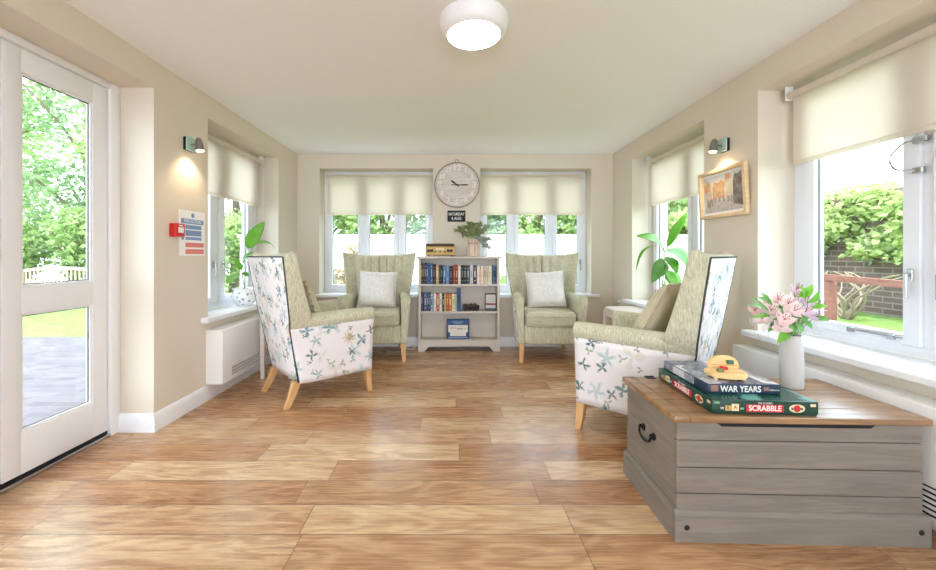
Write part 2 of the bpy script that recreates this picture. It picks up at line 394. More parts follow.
# windows: s runs along the wall, n points into the room from the frame's inner face
def window(name, side, span, z0, z1, plane, splits, over, sill_end, lbl, stay=False, cable=False, handles=None, fv=0.052, sv=0.052):
    def P(s, n, z): return {'l': (plane + n, s, z), 'r': (plane - n, s, z), 'b': (s, plane - n, z)}[side]
    def bx(bm, s0, s1, n0, n1, za, zb, bev=0.004):
        a, b = P(s0, n0, za), P(s1, n1, zb); box(bm, [min(p, q) for p, q in zip(a, b)], [max(p, q) for p, q in zip(a, b)], bev, 1)
    root = struct(bpy.data.objects.new(name, None), lbl); link(root)
    a, b = span; fw = 0.052
    fr = B()
    bx(fr, a, a + fv, -0.06, 0, z0, z1); bx(fr, b - fv, b, -0.06, 0, z0, z1); bx(fr, a + fv, b - fv, -0.06, 0, z1 - fw, z1); bx(fr, a + fv, b - fv, -0.06, 0, z0, z0 + fw)
    cuts = [a + fv] + list(splits) + [b - fv]
    for m in splits: bx(fr, m - 0.024, m + 0.024, -0.06, 0, z0 + fw, z1 - fw)
    obj('window_frame', fr, M['upvc'], root, angle=25)
    for i in range(len(cuts) - 1):
        s0 = cuts[i] + (0.024 if i else 0); s1 = cuts[i + 1] - (0.024 if i < len(cuts) - 2 else 0)
        sw = sv; sh = 0.052; q = B(); zb, zt = z0 + fw, z1 - fw
        bx(q, s0, s0 + sw, -0.05, 0.014, zb, zt); bx(q, s1 - sw, s1, -0.05, 0.014, zb, zt); bx(q, s0 + sw, s1 - sw, -0.05, 0.014, zb, zb + sh); bx(q, s0 + sw, s1 - sw, -0.05, 0.014, zt - sh, zt)
        sash = obj('window_sash', q, M['upvc'], root, angle=25)
        q = B(); bx(q, s0 + sw - 0.006, s1 - sw + 0.006, -0.030, -0.024, zb + sh - 0.006, zt - sh + 0.006, 0); obj('pane', q, M['glass'], sash)
        q = B(); bx(q, s0 + sw - 0.001, s0 + sw + 0.006, -0.022, -0.012, zb + sh, zt - sh, 0); bx(q, s1 - sw - 0.006, s1 - sw + 0.001, -0.022, -0.012, zb + sh, zt - sh, 0)
        obj('glazing_seal', q, M['grille'], sash)
        # lever handle on the stile
        hs = s1 - sw / 2 if (handles[i] if handles else 'hl'[i % 2]) == 'h' else s0 + sw / 2
        hz = z0 + 0.40; q = B()
        bx(q, hs - 0.012, hs + 0.012, 0.014, 0.024, hz - 0.03, hz + 0.03, 0.003); bx(q, hs - 0.007, hs + 0.007, 0.024, 0.042, hz - 0.008, hz + 0.008, 0.002); bx(q, hs - 0.008, hs + 0.008, 0.036, 0.046, hz - 0.11, hz + 0.01, 0.004)
        obj('window_handle', q, M['chrome'], sash)
        if stay and i > 0:
            q = B(); m = (s0 + s1) / 2 - 0.10
            bx(q, m - 0.14, m + 0.12, 0.016, 0.028, zb + 0.030, zb + 0.040, 0.002); bx(q, m - 0.11, m - 0.08, 0.014, 0.034, zb + 0.018, zb + 0.044, 0.002); bx(q, m + 0.09, m + 0.12, 0.014, 0.034, zb + 0.018, zb + 0.044, 0.002)
            obj('casement_stay', q, M['chrome'], sash)
    if cable:
        m = splits[-1]; q = B()
        tube(q, spline([P(m + 0.04, 0.03, 1.69), P(m + 0.07, 0.05, 1.68), P(m + 0.105, 0.07, 1.62), P(m + 0.085, 0.06, 1.56), P(m + 0.03, 0.03, 1.545)], 8), 0.005, 8)
        obj('restrictor_cable', q, M['chrome'], root)
        q = B(); bx(q, m - 0.015, m + 0.045, 0.012, 0.034, 1.675, 1.705, 0.004); bx(q, m - 0.0, m + 0.045, 0.012, 0.034, 1.53, 1.56, 0.004); bx(q, m - 0.08, m - 0.045, 0.012, 0.03, 1.60, 1.635, 0.006)
        obj('restrictor_lock', q, M['chrome'], root)
    q = B(); dep = abs(plane - {'l': XL, 'r': XR, 'b': YB}[side])
    # sill board: fills the reveal and runs past it in front of the wall
    bx(q, a, b, -0.0, dep, z0 - 0.04, z0, 0); bx(q, sill_end[0], sill_end[1], dep + 0.001, dep + over, z0 - 0.04, z0, 0.008)
    obj('window_sill', q, M['white'], root, angle=25)
    return root
PL, PR, PB = -2.165, 2.255, 5.08
window('window_1', 'l', WL, SZL, RT, PL, [3.60], 0.06, (2.98, 4.44), 'white two-light window in the wall beside the fire notice', fv=0.12, sv=0.09)
window('window_2', 'b', WB1, SZB, RT, PB, [-1.135, -0.665], 0.05, (-1.74, -0.14), 'white three-light window on the far wall, at the clock\'s left')
window('window_3', 'b', WB2, SZB, RT, PB, [0.80, 1.30], 0.05, (0.27, 1.85), 'white three-light window on the far wall, at the clock\'s right')
window('window_4', 'r', WRF, SZR, RT, PR, [3.62], 0.07, (3.02, 4.45), 'white two-light window between the framed picture and far corner')
window('window_5', 'r', WRN, SZR, RT, PR, [1.29, 1.838], 0.08, (0.66, 2.62), 'large white window behind the flower vase and chest', stay=True, cable=True, handles='hhl', fv=0.085, sv=0.075)

# glazed double doors in the left wall
def door_leaf(name, y0, y1, lbl, flip=False):
    X0, X1 = -2.195, -2.15; root = struct(bpy.data.objects.new(name, None), lbl); link(root)
    z0, z1 = 0.04, 2.178; ga, gb = (y0 + 0.088, y1 - 0.103) if not flip else (y0 + 0.103, y1 - 0.088)
    q = B(); bev = 0.006
    box(q, (X0, y0, z0), (X1, ga, z1), bev, 2); box(q, (X0, gb, z0), (X1, y1, z1), bev, 2)
    for za, zb in ((z0, 0.252), (0.845, 0.978), (2.058, z1)): box(q, (X0, ga - 0.004, za), (X1 - 0.0005, gb + 0.004, zb), 0.004, 2)
    leafo = obj('door_leaf', q, M['white'], root, angle=25)
    for za, zb in ((0.252, 0.845), (0.978, 2.058)):
        q = B(); box(q, (X0 + 0.018, ga - 0.004, za - 0.004), (X0 + 0.024, gb + 0.004, zb + 0.004)); obj('pane', q, M['glass'], leafo)
        q = B(); w = 0.012
        box(q, (X0 + 0.024, ga, za), (X1 - 0.006, ga + w, zb), 0.003, 1); box(q, (X0 + 0.024, gb - w, za), (X1 - 0.006, gb, zb), 0.003, 1)
        box(q, (X0 + 0.024, ga + w, za), (X1 - 0.006, gb - w, za + w), 0.003, 1); box(q, (X0 + 0.024, ga + w, zb - w), (X1 - 0.006, gb - w, zb), 0.003, 1)
        obj('glazing_bead', q, M['white'], leafo, angle=25)
        q = B()
        box(q, (X0 + 0.024, gb - w - 0.005, za + w), (X0 + 0.030, gb - w, zb - w)); box(q, (X0 + 0.024, ga + w, za + w), (X0 + 0.030, gb - w, za + w + 0.005)); box(q, (X0 + 0.024, ga + w, zb - w - 0.005), (X0 + 0.030, gb - w, zb - w))
        obj('glazing_seal', q, M['grille'], leafo)
    return root, leafo
d1, lf = door_leaf('door_1', 1.866, 2.445, 'white glazed patio door with two panes')
q = B(); box(q, (-2.15, 1.79, 1.0), (-2.144, 1.83, 1.24), 0.003); cyl(q, (-2.144, 1.81, 1.16), (-2.11, 1.81, 1.16), 0.009); box(q, (-2.118, 1.70, 1.15), (-2.102, 1.822, 1.17), 0.006)
d2, lf2 = door_leaf('door_2', 1.03, 1.860, 'second leaf of the white patio doors', True)
obj('door_handle', q, M['chrome'], lf2)
q = B()
box(q, (-2.215, 2.449, 0.0), (-2.135, 2.52, RT), 0.006, 2); box(q, (-2.215, 0.95, 0.0), (-2.135, 1.026, RT), 0.006, 2); box(q, (-2.215, 1.026, 2.182), (-2.135, 2.449, RT), 0.005, 2)
struct(obj('trim_1', q, M['white'], angle=25), 'white door frame around the patio doors')
q = B(); box(q, (-2.28, 1.026, 0.0), (-2.135, 2.449, 0.022), 0.004); struct(obj('trim_2', q, M['chrome']), 'metal door threshold')
q = B(); box(q, (-2.19, 1.028, 0.022), (-2.155, 2.447, 0.040)); struct(obj('trim_3', q, M['gap_shade']), 'black shade strip in the gap under the patio doors')  # black strip stands in for the dark, shaded gap below the leaves

# ------------------------------------------------------------------ roller blinds
def blind(side, s0, s1, off, zb, lbl, chain_at):
    base = {'l': XL - off, 'r': XR + off, 'b': YB + off}[side]
    root = thing('roller_blind', lbl, 'blind', {'b': ((s0 + s1) / 2, base, RT), 'l': (base, (s0 + s1) / 2, RT), 'r': (base, (s0 + s1) / 2, RT)}[side],
                 {'b': 0, 'l': PI / 2, 'r': -PI / 2}[side], 'cream roller blinds')
    h = (s1 - s0) / 2; drop = zb - RT       # local: x along the blind, -y into the room
    q = B(); cyl(q, (-h, 0, -0.062), (h, 0, -0.062), 0.022, n=20); obj('roller', q, M['blind'], root)
    q = B(); box(q, (-h + 0.004, 0.020, drop + 0.02), (h - 0.004, 0.0235, -0.060)); obj('fabric', q, M['blind'], root)
    q = B(); box(q, (-h + 0.004, 0.014, drop), (h - 0.004, 0.032, drop + 0.028), 0.006, 2); obj('bottom_bar', q, M['blind'], root)
    for sg in (-1, 1):
        q = B(); box(q, (sg * h - 0.002, -0.026, -0.090), (sg * h + 0.006 * sg, 0.026, -0.0), 0.004, 2); cyl(q, (sg * h, 0, -0.062), (sg * (h + 0.012), 0, -0.062), 0.017); obj('bracket', q, M['pot_white'], root)
    q = B(); cx = chain_at * (h + 0.008); low = drop - 0.30
    tube(q, spline([(cx, -0.016, -0.062), (cx, -0.017, drop), (cx, -0.014, low), (cx, 0.0, low - 0.03), (cx, 0.014, low), (cx, 0.017, drop), (cx, 0.016, -0.062)], 6), 0.0022, 6)
    obj('bead_chain', q, M['pot_white'], root)
    return root
blind('l', 3.10, 4.27, 0.16, 1.665, 'cream roller blind half down in the window beside the fire notice', 1)
blind('b', -1.60, -0.243, 0.13, 1.655, 'cream roller blind on the far wall window next to the clock\'s left edge', -1)
blind('b', 0.379, 1.705, 0.13, 1.655, 'cream roller blind on the far wall window next to the clock\'s right edge', 1)
blind('r', 3.13, 4.285, 0.155, 1.674, 'cream roller blind half down in the window beyond the framed picture', -1)
blind('r', 0.80, 2.505, 0.155, 1.712, 'large cream roller blind above the flower vase and chest', 1)

# ------------------------------------------------------------------ light fittings
L0 = thing('ceiling_light', 'round white ceiling light glowing above the room', 'ceiling light', (0.122, 2.085, H))
q = B(); lathe(q, [(0.150, 0.0), (0.182, -0.002), (0.184, -0.018), (0.170, -0.070), (0.153, -0.086), (0.140, -0.089), (0.139, -0.070), (0.10, -0.070)], 48); bmesh.ops.recalc_face_normals(q, faces=q.faces)
obj('light_housing', q, M['white'], L0)
k = NT('opal_diffuser'); k.fin((0.9, 0.9, 0.88, 1), 0.4); k.b.inputs['Emission Color'].default_value = (0.96, 0.98, 1.0, 1); k.b.inputs['Emission Strength'].default_value = 26.0
q = B(); lathe(q, [(0.138, -0.072), (0.138, -0.087), (0.128, -0.095), (0.10, -0.102), (0.05, -0.105), (0.004, -0.106)], 48); bmesh.ops.recalc_face_normals(q, faces=q.faces)
obj('diffuser', q, k.m, L0)

k = NT('wall_lamp_glass'); k.fin(lin((176, 206, 192)), 0.12, 0.6); M['lampglass'] = k.m
k = NT('warm_bulb'); k.fin((1, 0.9, 0.75, 1), 0.4); k.b.inputs['Emission Color'].default_value = (1.0, 0.74, 0.42, 1); k.b.inputs['Emission Strength'].default_value = 12.0; M['bulb'] = k.m
def wall_lamp(x, y, sg, lbl):
    r = thing('wall_lamp', lbl, 'wall lamp', (x, y, 1.945), 0 if sg > 0 else PI, 'wall spotlights')   # local +x into the room
    q = B(); box(q, (0.0, -0.046, -0.046), (0.022, 0.046, 0.046), 0.003); obj('backplate', q, M['iron'], r, label='dark metal backplate')
    q = B(); box(q, (0.0225, -0.050, -0.050), (0.030, 0.050, 0.050), 0.002); obj('glass_plate', q, M['lampglass'], r, label='pale green glass plate')
    q = B(); tube(q, spline([(0.030, 0, 0.0), (0.055, 0, 0.0), (0.075, 0, -0.003), (0.086, 0, -0.008)], 5), 0.006, 8); ball(q, (0.086, 0, -0.006), 0.012); obj('arm', q, M['steel'], r)
    T = Matrix.Translation((0.088, 0, -0.006)) @ Matrix.Rotation(-0.12, 4, 'Y') @ Matrix.Scale(0.9, 4)
    q = B(); lathe(q, [(0.004, 0.062), (0.014, 0.058), (0.023, 0.040), (0.028, 0.010), (0.030, -0.030), (0.030, -0.044), (0.027, -0.044), (0.026, -0.034)], 20); bmesh.ops.recalc_face_normals(q, faces=q.faces); xf(q, q.verts, T)
    obj('lamp_head', q, M['steel'], r)
    q = B(); lathe(q, [(0.026, -0.034), (0.026, -0.046), (0.018, -0.052), (0.003, -0.054)], 18); bmesh.ops.recalc_face_normals(q, faces=q.faces); xf(q, q.verts, T)
    obj('bulb', q, M['bulb'], r)
    ld = bpy.data.lights.new('spot_beam', 'SPOT'); ld.energy = 4.0; ld.color = (1.0, 0.76, 0.47); ld.spot_size = math.radians(125); ld.spot_blend = 0.8; ld.shadow_soft_size = 0.02
    lo = bpy.data.objects.new('spot_beam', ld); link(lo, r); lo.location = (0.086, 0, -0.066); lo.rotation_euler = (0, 0.15, 0)
    return r
wall_lamp(XL, 2.84, 1, 'small steel wall spotlight on glass plate above the fire notice')
wall_lamp(XR, 2.87, -1, 'small steel wall spotlight on glass plate above the framed picture')

# ------------------------------------------------------------------ wall-hung things
def on_wall(side, a, z, n=0.0):
    return {'l': ((XL + n, a, z), PI / 2), 'r': ((XR - n, a, z), -PI / 2), 'b': ((a, YB - n, z), 0.0)}[side]   # local x right, -y out of the wall
def facing(side): return None
# clock
loc, rz = on_wall('b', 0.075, 2.012)
ck = thing('wall_clock', 'large round pale wall clock between the two far blinds', 'clock', loc, rz)
def disc(bm, r0, r1, y0, y1, n=56):
    # ring or disc facing -y
    ring = []
    for r, y in ((r0, y1), (r0, y0), (r1, y0), (r1, y1)): ring.append([bm.verts.new((r * math.cos(2 * PI * i / n), y, r * math.sin(2 * PI * i / n))) for i in range(n)])
    for a, b in zip(ring, ring[1:] + ring[:1]):
        for i in range(n): bm.faces.new((a[i], a[(i + 1) % n], b[(i + 1) % n], b[i]))
    bmesh.ops.recalc_face_normals(bm, faces=bm.faces)
k = NT('clock_face'); P = k.sep(k.coord()); n1 = k.noise(k.mapping(k.coord(), (3, 3, 24)), 1.5, 4, 0.6)
pl = k.math('FRACT', k.math('MULTIPLY', k.math('ADD', P[2], 1.0), 11.0)); ln = k.smooth(pl, 0.0, 0.06, 1.0, 0.0)
c = k.mix(k.smooth(n1, 0.3, 0.7), lin((206, 192, 184)), lin((226, 216, 209))); M['clockface'] = k.fin(k.mix(k.math('MULTIPLY', ln, 0.35), c, lin((168, 150, 142))), 0.7, 0.2)
q = B(); cyl(q, (0, 0, 0), (0, -0.018, 0), 0.272, n=56); obj('clock_face', q, M['clockface'], ck)
M['clockrim'] = plain('clock_rim', (150, 128, 112), 0.6); M['clocknum'] = plain('clock_numerals', (236, 229, 225), 0.7, var=0.01); M['clockline'] = plain('clock_print', (172, 150, 146), 0.7)
q = B(); disc(q, 0.270, 0.283, -0.030, 0.0); obj('clock_rim', q, M['clockrim'], ck)
q = B(); disc(q, 0.176, 0.178, -0.0188, -0.018); disc(q, 0.252, 0.254, -0.0188, -0.018); obj('dial_print', q, M['clockline'], ck)
for i, s in enumerate(['12', '1', '2', '3', '4', '5', '6', '7', '8', '9', '10', '11']):
    a = PI / 2 - 2 * PI * i / 12; big = i % 3 == 0
    text('numeral', s, 0.105 if big else 0.075, M['clocknum'], ck, (0.215 * math.cos(a), -0.0185, 0.215 * math.sin(a)), (PI / 2, 0, 0), bold=0.003)
def hand(ang, L, w, tail, nm, y):
    q = B(); T = Matrix.Rotation(-ang, 4, 'Y')
    prism(q, [(-w * 0.6, -tail), (w * 0.6, -tail), (w * 0.5, 0), (w, L * 0.72), (0, L), (-w, L * 0.72), (-w * 0.5, 0)], y, y - 0.002, 'xz'); lathe_v = len(q.verts)
    xf(q, q.verts, Matrix.Rotation(ang, 4, 'Y')); cyl(q, (0, y + 0.001, 0), (0, y - 0.004, 0), 0.012, n=16); obj(nm, q, M['black'], ck)
hand(math.radians(307), 0.10, 0.012, 0.03, 'hour_hand', -0.021); hand(math.radians(90), 0.155, 0.009, 0.07, 'minute_hand', -0.025)
q = B(); tube(q, spline([(-0.015, -0.006, 0.276), (-0.02, -0.006, 0.31), (0, -0.006, 0.325), (0.02, -0.006, 0.31), (0.015, -0.006, 0.276)], 6), 0.003, 8); obj('hanging_loop', q, M['clockrim'], ck)
# small black day sign
loc, rz = on_wall('b', 0.068, 1.625)
sg = thing('day_sign', 'small black sign with white lettering under the wall clock', 'sign', loc, rz)
q = B(); box(q, (-0.112, -0.014, -0.070), (0.112, 0.0, 0.070), 0.004); obj('sign_board', q, M['black'], sg)
text('day_lettering', 'SATURDAY', 0.050, M['whitetext'], sg, (0, -0.0145, 0.024), (PI / 2, 0, 0), sx=0.78, bold=0.0008); text('date_lettering', '6 AUG', 0.050, M['whitetext'], sg, (0, -0.0145, -0.030), (PI / 2, 0, 0), sx=0.85, bold=0.0008)
# fire notice
loc, rz = on_wall('l', 2.895, 1.30)
fn = thing('fire_notice', 'blue, red and white fire action notice on the wall', 'notice', loc, rz)
M['paper'] = plain('laminated_paper', (238, 236, 232), 0.35, 0.4, var=0.01); M['blueprint'] = plain('notice_blue', (122, 146, 192), 0.5); M['redprint'] = plain('notice_red', (220, 124, 118), 0.5)
q = B(); box(q, (-0.142, -0.003, -0.165), (0.142, 0.0, 0.165)); obj('notice_sheet', q, M['paper'], fn)
q = B(); box(q, (-0.125, -0.0036, 0.068), (0.125, -0.003, 0.104))
for za, zb in ((0.030, 0.060), (-0.020, 0.022), (-0.050, -0.028)):
    box(q, (-0.080, -0.0036, za), (0.100, -0.003, zb)); box(q, (-0.122, -0.0036, za), (-0.096, -0.003, zb))
cyl(q, (0, -0.003, 0.132), (0, -0.0037, 0.132), 0.018, n=20); obj('blue_panels', q, M['blueprint'], fn)
q = B(); box(q, (-0.080, -0.0036, -0.103), (0.130, -0.003, -0.070)); box(q, (-0.080, -0.0036, -0.153), (0.130, -0.003, -0.117)); obj('red_panels', q, M['redprint'], fn)
text('heading_lettering', 'FIRE ACTION', 0.032, M['whitetext'], fn, (0, -0.0038, 0.086), (PI / 2, 0, 0), 0.0002)
# call point
loc, rz = on_wall('l', 2.70, 1.312)
cp = thing('fire_alarm_switch', 'red break glass fire alarm call point beside the notice', 'fire alarm', loc, rz)
q = B(); box(q, (-0.045, -0.050, -0.046), (0.045, 0.0, 0.046), 0.005); obj('call_point_box', q, M['red'], cp)
q = B(); box(q, (-0.026, -0.0525, -0.018), (0.026, -0.050, 0.020), 0.001); obj('break_panel', q, M['paper'], cp, label='white panel')
q = B(); box(q, (-0.02, -0.051, 0.027), (0.02, -0.050, 0.036)); q2 = obj('call_point_marking', q, M['whitetext'], cp)
# picture: a framed watercolour of a street, generic
loc, rz = on_wall('r', 2.868, 1.418, 0.004)
pc = thing('framed_picture', 'oak framed street watercolour below the wall spotlight', 'picture', loc, rz)
pc.rotation_euler = (math.radians(3.0), 0, -PI / 2)
q = B(); w, h, t = 0.246, 0.36, 0.026
box(q, (-w, -0.030, 0), (-w + t, 0, h), 0.003); box(q, (w - t, -0.030, 0), (w, 0, h), 0.003); box(q, (-w + t, -0.030, 0), (w - t, 0, t), 0.003); box(q, (-w + t, -0.030, h - t), (w - t, 0, h), 0.003)
obj('picture_frame', q, M['picture_oak'], pc)
q = B(); box(q, (-w + t, -0.012, t), (w - t, -0.004, h - t)); obj('mount_board', q, M['paper'], pc)
def wash(name, a, b): 
    k = NT(name); n = k.noise(k.coord(), 28.0, 4, 0.65); return k.fin(k.mix(k.smooth(n, 0.3, 0.7), lin(a), lin(b)), 0.7, 0.2)
ws = [wash('wash_sky', (206, 204, 196), (222, 220, 212)), wash('wash_orange', (204, 148, 104), (222, 188, 148)), wash('wash_dark', (104, 98, 98), (150, 142, 136)), wash('wash_street', (176, 170, 164), (206, 200, 192)), wash('wash_figures', (140, 132, 128), (178, 170, 162)), wash('wash_pale', (196, 180, 158), (220, 208, 190))]
q = B(); y = -0.0135
def poly(pts, mi, lift=0.0):
    prism(q, [(-0.2 + 0.4 * a, 0.045 + 0.27 * b) for a, b in pts], y - lift, y + 0.0012, 'xz', mi)
poly([(0, 0), (1, 0), (1, 1), (0, 1)], 0); poly([(0, 0), (1, 0), (0.8, 0.30), (0.1, 0.34)], 3, 0.0004)
poly([(0, .30), (.22, .34), (.22, .80), (.11, .92), (0, .78)], 5, 0.0006); poly([(.02, .6), (.20, .6), (.20, .80), (.11, .92), (.02, .78)], 1, 0.0008)
poly([(.26, .36), (.56, .36), (.58, .78), (.48, .86), (.40, .80), (.30, .84), (.25, .7)], 1, 0.0008); poly([(.60, .30), (.76, .28), (.76, .95), (.66, .98), (.60, .86)], 5, 0.0006); poly([(.58, .82), (.72, .84), (.72, 1), (.62, .98)], 1, 0.001)
poly([(.78, .16), (1, .08), (1, .98), (.90, .9), (.84, .95), (.78, .75)], 2, 0.0010)
for a, b, s in ((.08, .16, .26), (.14, .10, .28), (.20, .18, .22), (.30, .24, .14), (.40, .26, .14), (.52, .26, .12), (.64, .24, .16), (.72, .2, .2)): poly([(a, b), (a + .04, b), (a + .045, b + s * .8), (a + .02, b + s), (a - .005, b + s * .8)], 4, 0.0012)
obj('watercolour', q, ws, pc)
# telephone socket low on the right wall near the far corner
loc, rz = on_wall('r', 4.66, 0.56)
sk = thing('wall_socket', 'small white wall socket low near the far right corner', 'socket', loc, rz)
q = B(); box(q, (-0.043, -0.010, -0.043), (0.043, 0, 0.043), 0.004); obj('socket_plate', q, M['pot_white'], sk)
q = B(); box(q, (-0.012, -0.0115, -0.010), (0.012, -0.010, 0.010)); obj('socket_port', q, M['dark'], sk)

# ------------------------------------------------------------------ wall heaters
def heater(side, s0, s1, depth, z0, z1, lbl):
    loc, rz = on_wall(side, (s0 + s1) / 2, z0); r = thing('wall_heater', lbl, 'heater', loc, rz, 'white wall heaters')
    h = (s1 - s0) / 2; t = z1 - z0; lo = -0.0
    q = B(); box(q, (-h, -depth, 0), (h, -0.0, t), 0.006, 2); obj('casing', q, M['heater'], r)
    q = B(); box(q, (-h + 0.12, -depth - 0.0015, 0.035), (h - 0.10, -depth + 0.002, 0.110)); g = obj('outlet_grille', q, M['dark'], r, label='dark grille slot')
    q = B()
    n = int((2 * h - 0.22) / 0.016)
    for i in range(n + 1):
        x = -h + 0.12 + i * (2 * h - 0.22) / n; box(q, (x - 0.0018, -depth - 0.004, 0.035), (x + 0.0028, -depth - 0.001, 0.110))
    for z in (0.035, 0.060, 0.085, 0.110): box(q, (-h + 0.12, -depth - 0.004, z - 0.003), (h - 0.10, -depth - 0.0008, z + 0.003))
    obj('grille_bars', q, M['heater'], r)
    return r
heater('l', 3.05, 4.36, 0.135, 0.125, 0.553, 'white wall heater under the window behind the floral chair')
def heater2():
    loc, rz = on_wall('r', 1.71, 0.075); r = thing('wall_heater', 'long white wall heater running behind the wooden chest', 'heater', loc, rz, 'white wall heaters')
    h, d, t = 0.92, 0.125, 0.465
    q = B(); box(q, (-h, -d, 0.0), (h, 0, t), 0.008, 2); obj('casing', q, M['heater'], r)
    q = B(); box(q, (-h + 0.06, -d - 0.0015, 0.02), (h - 0.06, -d + 0.002, 0.15)); obj('outlet_grille', q, M['dark'], r, label='dark grille slot')
    q = B()
    for i in range(6): box(q, (-h + 0.06, -d - 0.006, 0.022 + i * 0.022), (h - 0.06, -d - 0.001, 0.034 + i * 0.022), 0.001, 1)
    obj('grille_bars', q, M['heater'], r)
heater2()
# ------------------------------------------------------------------ wing armchairs (local: front = -y)
def yr(z): return 0.258 + (z - 0.18) * 0.192
def lerp(a, b, t): return a + (b - a) * t
def pw(z, pts):
    for (a, x), (b, y) in zip(pts, pts[1:]):
        if z <= b: return lerp(x, y, max(0, (z - a) / (b - a)))
    return pts[-1][1]
def tipx(z): return pw(z, [(0.18, 0.300), (0.60, 0.345), (0.66, 0.372), (0.75, 0.388), (0.95, 0.420), (1.17, 0.447)])
def innx(z): return pw(z, [(0.18, 0.24), (0.60, 0.255), (0.75, 0.26), (1.17, 0.300)])
def prot(z): return pw(z, [(0.18, 0.0), (0.62, 0.0), (0.66, 0.085), (0.72, 0.075), (0.82, 0.060), (1.00, 0.04), (1.17, 0.030)])
def setb(z): return pw(z, [(0.18, 0.0), (0.60, 0.0), (1.17, 0.022)])
def wing_chair(label, cat='armchair', group='sage and floral wing armchairs'):
    r = thing('wing_armchair', label, cat, (0, 0, 0), 0, group)
    # backrest with fluted centre and splayed wings
    q = B(); NC = 109; rings = []
    def ring(t, squash):
        pts = []; z0 = 0.36
        def zz(s):
            zt = 1.116 + 0.038 * max(0, (abs(s) - 0.50) / 0.50) ** 1.3
            return z0 + (zt - z0) * t
        def zr(): return z0 + (1.128 - z0) * t
        front = []
        for i in range(NC):
            s = -1 + 2 * i / (NC - 1); z = zz(s); xi, xt = innx(z), tipx(z); yf = yr(z) - 0.088 + pw(z, [(0.60, 0), (0.70, 0.030), (2, 0.030)])
            if abs(s) <= 0.68:
                x = s / 0.68 * xi; ch = (x / xi + 1) * 3.0; fl = abs(math.sin(PI * ch)) ** 0.42 * 0.036 * pw(z, [(0.5, 0.4), (0.7, 1), (2, 1)])
                y = yf - fl
            else:
                u = (abs(s) - 0.68) / 0.32; x = math.copysign(lerp(xi, xt - 0.016, u), s); y = yr(z) - 0.088 - prot(z) + (prot(z) + pw(z, [(0.60, -0.006), (0.70, 0.018), (2, 0.018)])) * (1 - u) ** 1.15
            front.append((x, y, z))
        z = zz(1); xt = tipx(z); a = yr(z) - 0.088 - prot(z); z1 = zr(); b = yr(z1) - setb(z1); xb = tipx(z1)
        side = [(xt - 0.004, a + 0.006, z), (xt, a + 0.024, z), (xb, b - 0.014, z1), (xb - 0.006, b, z1)]
        rear = []
        for i in range(1, 12):
            s = 1 - 2 * i / 12; z = zr(); rear.append((s * (tipx(z) - 0.006), yr(z) - setb(z) * abs(s) ** 2, z))
        pts = front + side + rear + [(-x, y, z) for x, y, z in reversed(side)]
        if squash:
            out = []
            for x, y, z in pts:
                ym = yr(z) - 0.05 - (prot(z) * 0.5 if abs(x) > innx(z) else 0); out.append((x * (1 - 0.02 * squash), lerp(y, ym, squash * 0.6), z + 0.016 * (1 - (1 - squash) ** 2)))
            pts = out
        return pts
    for i in range(22): rings.append(ring(i / 21, 0))
    rings += [ring(1, 0.35), ring(1, 0.75), ring(1, 1.0)]
    loft(q, rings)
    obj('backrest', q, M['green'], r, angle=50)
    # floral outside back
    def skin(name, fn, nu, nv, uvf, th=0.005):
        q = B(); uvl = q.loops.layers.uv.new('UVMap'); G = [[q.verts.new(fn(i / nu, j / nv)) for j in range(nv + 1)] for i in range(nu + 1)]
        for i in range(nu):
            for j in range(nv):
                f = q.faces.new((G[i][j], G[i + 1][j], G[i + 1][j + 1], G[i][j + 1]))
                for l, (a, b) in zip(f.loops, ((i, j), (i + 1, j), (i + 1, j + 1), (i, j + 1))): l[uvl].uv = uvf(a / nu, b / nv)
        o = obj(name, q, M['floral'], r, angle=50); m = o.modifiers.new('thickness', 'SOLIDIFY'); m.thickness = th; m.offset = 1.0
        return o
    def backp(a, b):
        s = -1 + 2 * a; zt = 1.127; z = lerp(0.185, zt, b)
        return (s * (tipx(z) - 0.008), yr(z) - setb(z) * abs(s) ** 2 + 0.003, z)
    skin('back_panel', backp, 16, 18, lambda a, b: (a * 0.78 + 3.1, b * 0.95))
    q = B()
    for sg_ in (0, 1): tube(q, [Vector(backp(sg_, j / 16)) + Vector((0, -0.003, 0)) for j in range(17)], 0.006, 6)
    tube(q, [Vector(backp(i / 16, 1.0)) for i in range(17)], 0.005, 6)
    obj('piping', q, M['piping'], r, label='dark piping along the back edges')
    # lower back core and seat base
    q = B(); box(q, (-0.292, 0.02, 0.19), (0.292, 0.240, 0.40), 0.02); box(q, (-0.285, -0.338, 0.187), (0.285, 0.03, 0.395), 0.028, 3)
    obj('seat_base', q, M['green'], r)
    # seat cushion
    q = B(); n = 20; rings = []
    for i in range(n + 1):
        v = i / n; zc = 0.455; a = -PI / 2 + PI * v; rr = abs(math.cos(a)) ** 0.35; zz_ = zc + 0.075 * math.copysign(abs(math.sin(a)) ** 0.7, math.sin(a))
        ring_ = []
        for j in range(48):
            th = 2 * PI * j / 48; c, s = math.cos(th), math.sin(th); e = 0.22
            x = 0.266 * math.copysign(abs(c) ** e, c); y = -0.085 + 0.295 * math.copysign(abs(s) ** e, s)
            ring_.append((x * (0.86 + 0.14 * rr), -0.085 + (y + 0.085) * (0.86 + 0.14 * rr), zz_ + 0.012 * (1 - (x / 0.27) ** 2) * (1 if zz_ > zc else 0)))
        rings.append(ring_)
    loft(q, rings); cu = obj('seat_cushion', q, M['green_h'], r, angle=60)
    q = B()
    for z in (0.418, 0.494):
        pts = []
        for j in range(49):
            th = 2 * PI * j / 48; c, s = math.cos(th), math.sin(th); pts.append((0.268 * math.copysign(abs(c) ** 0.22, c), -0.085 + 0.302 * math.copysign(abs(s) ** 0.22, s), z))
        tube(q, pts, 0.005, 6)
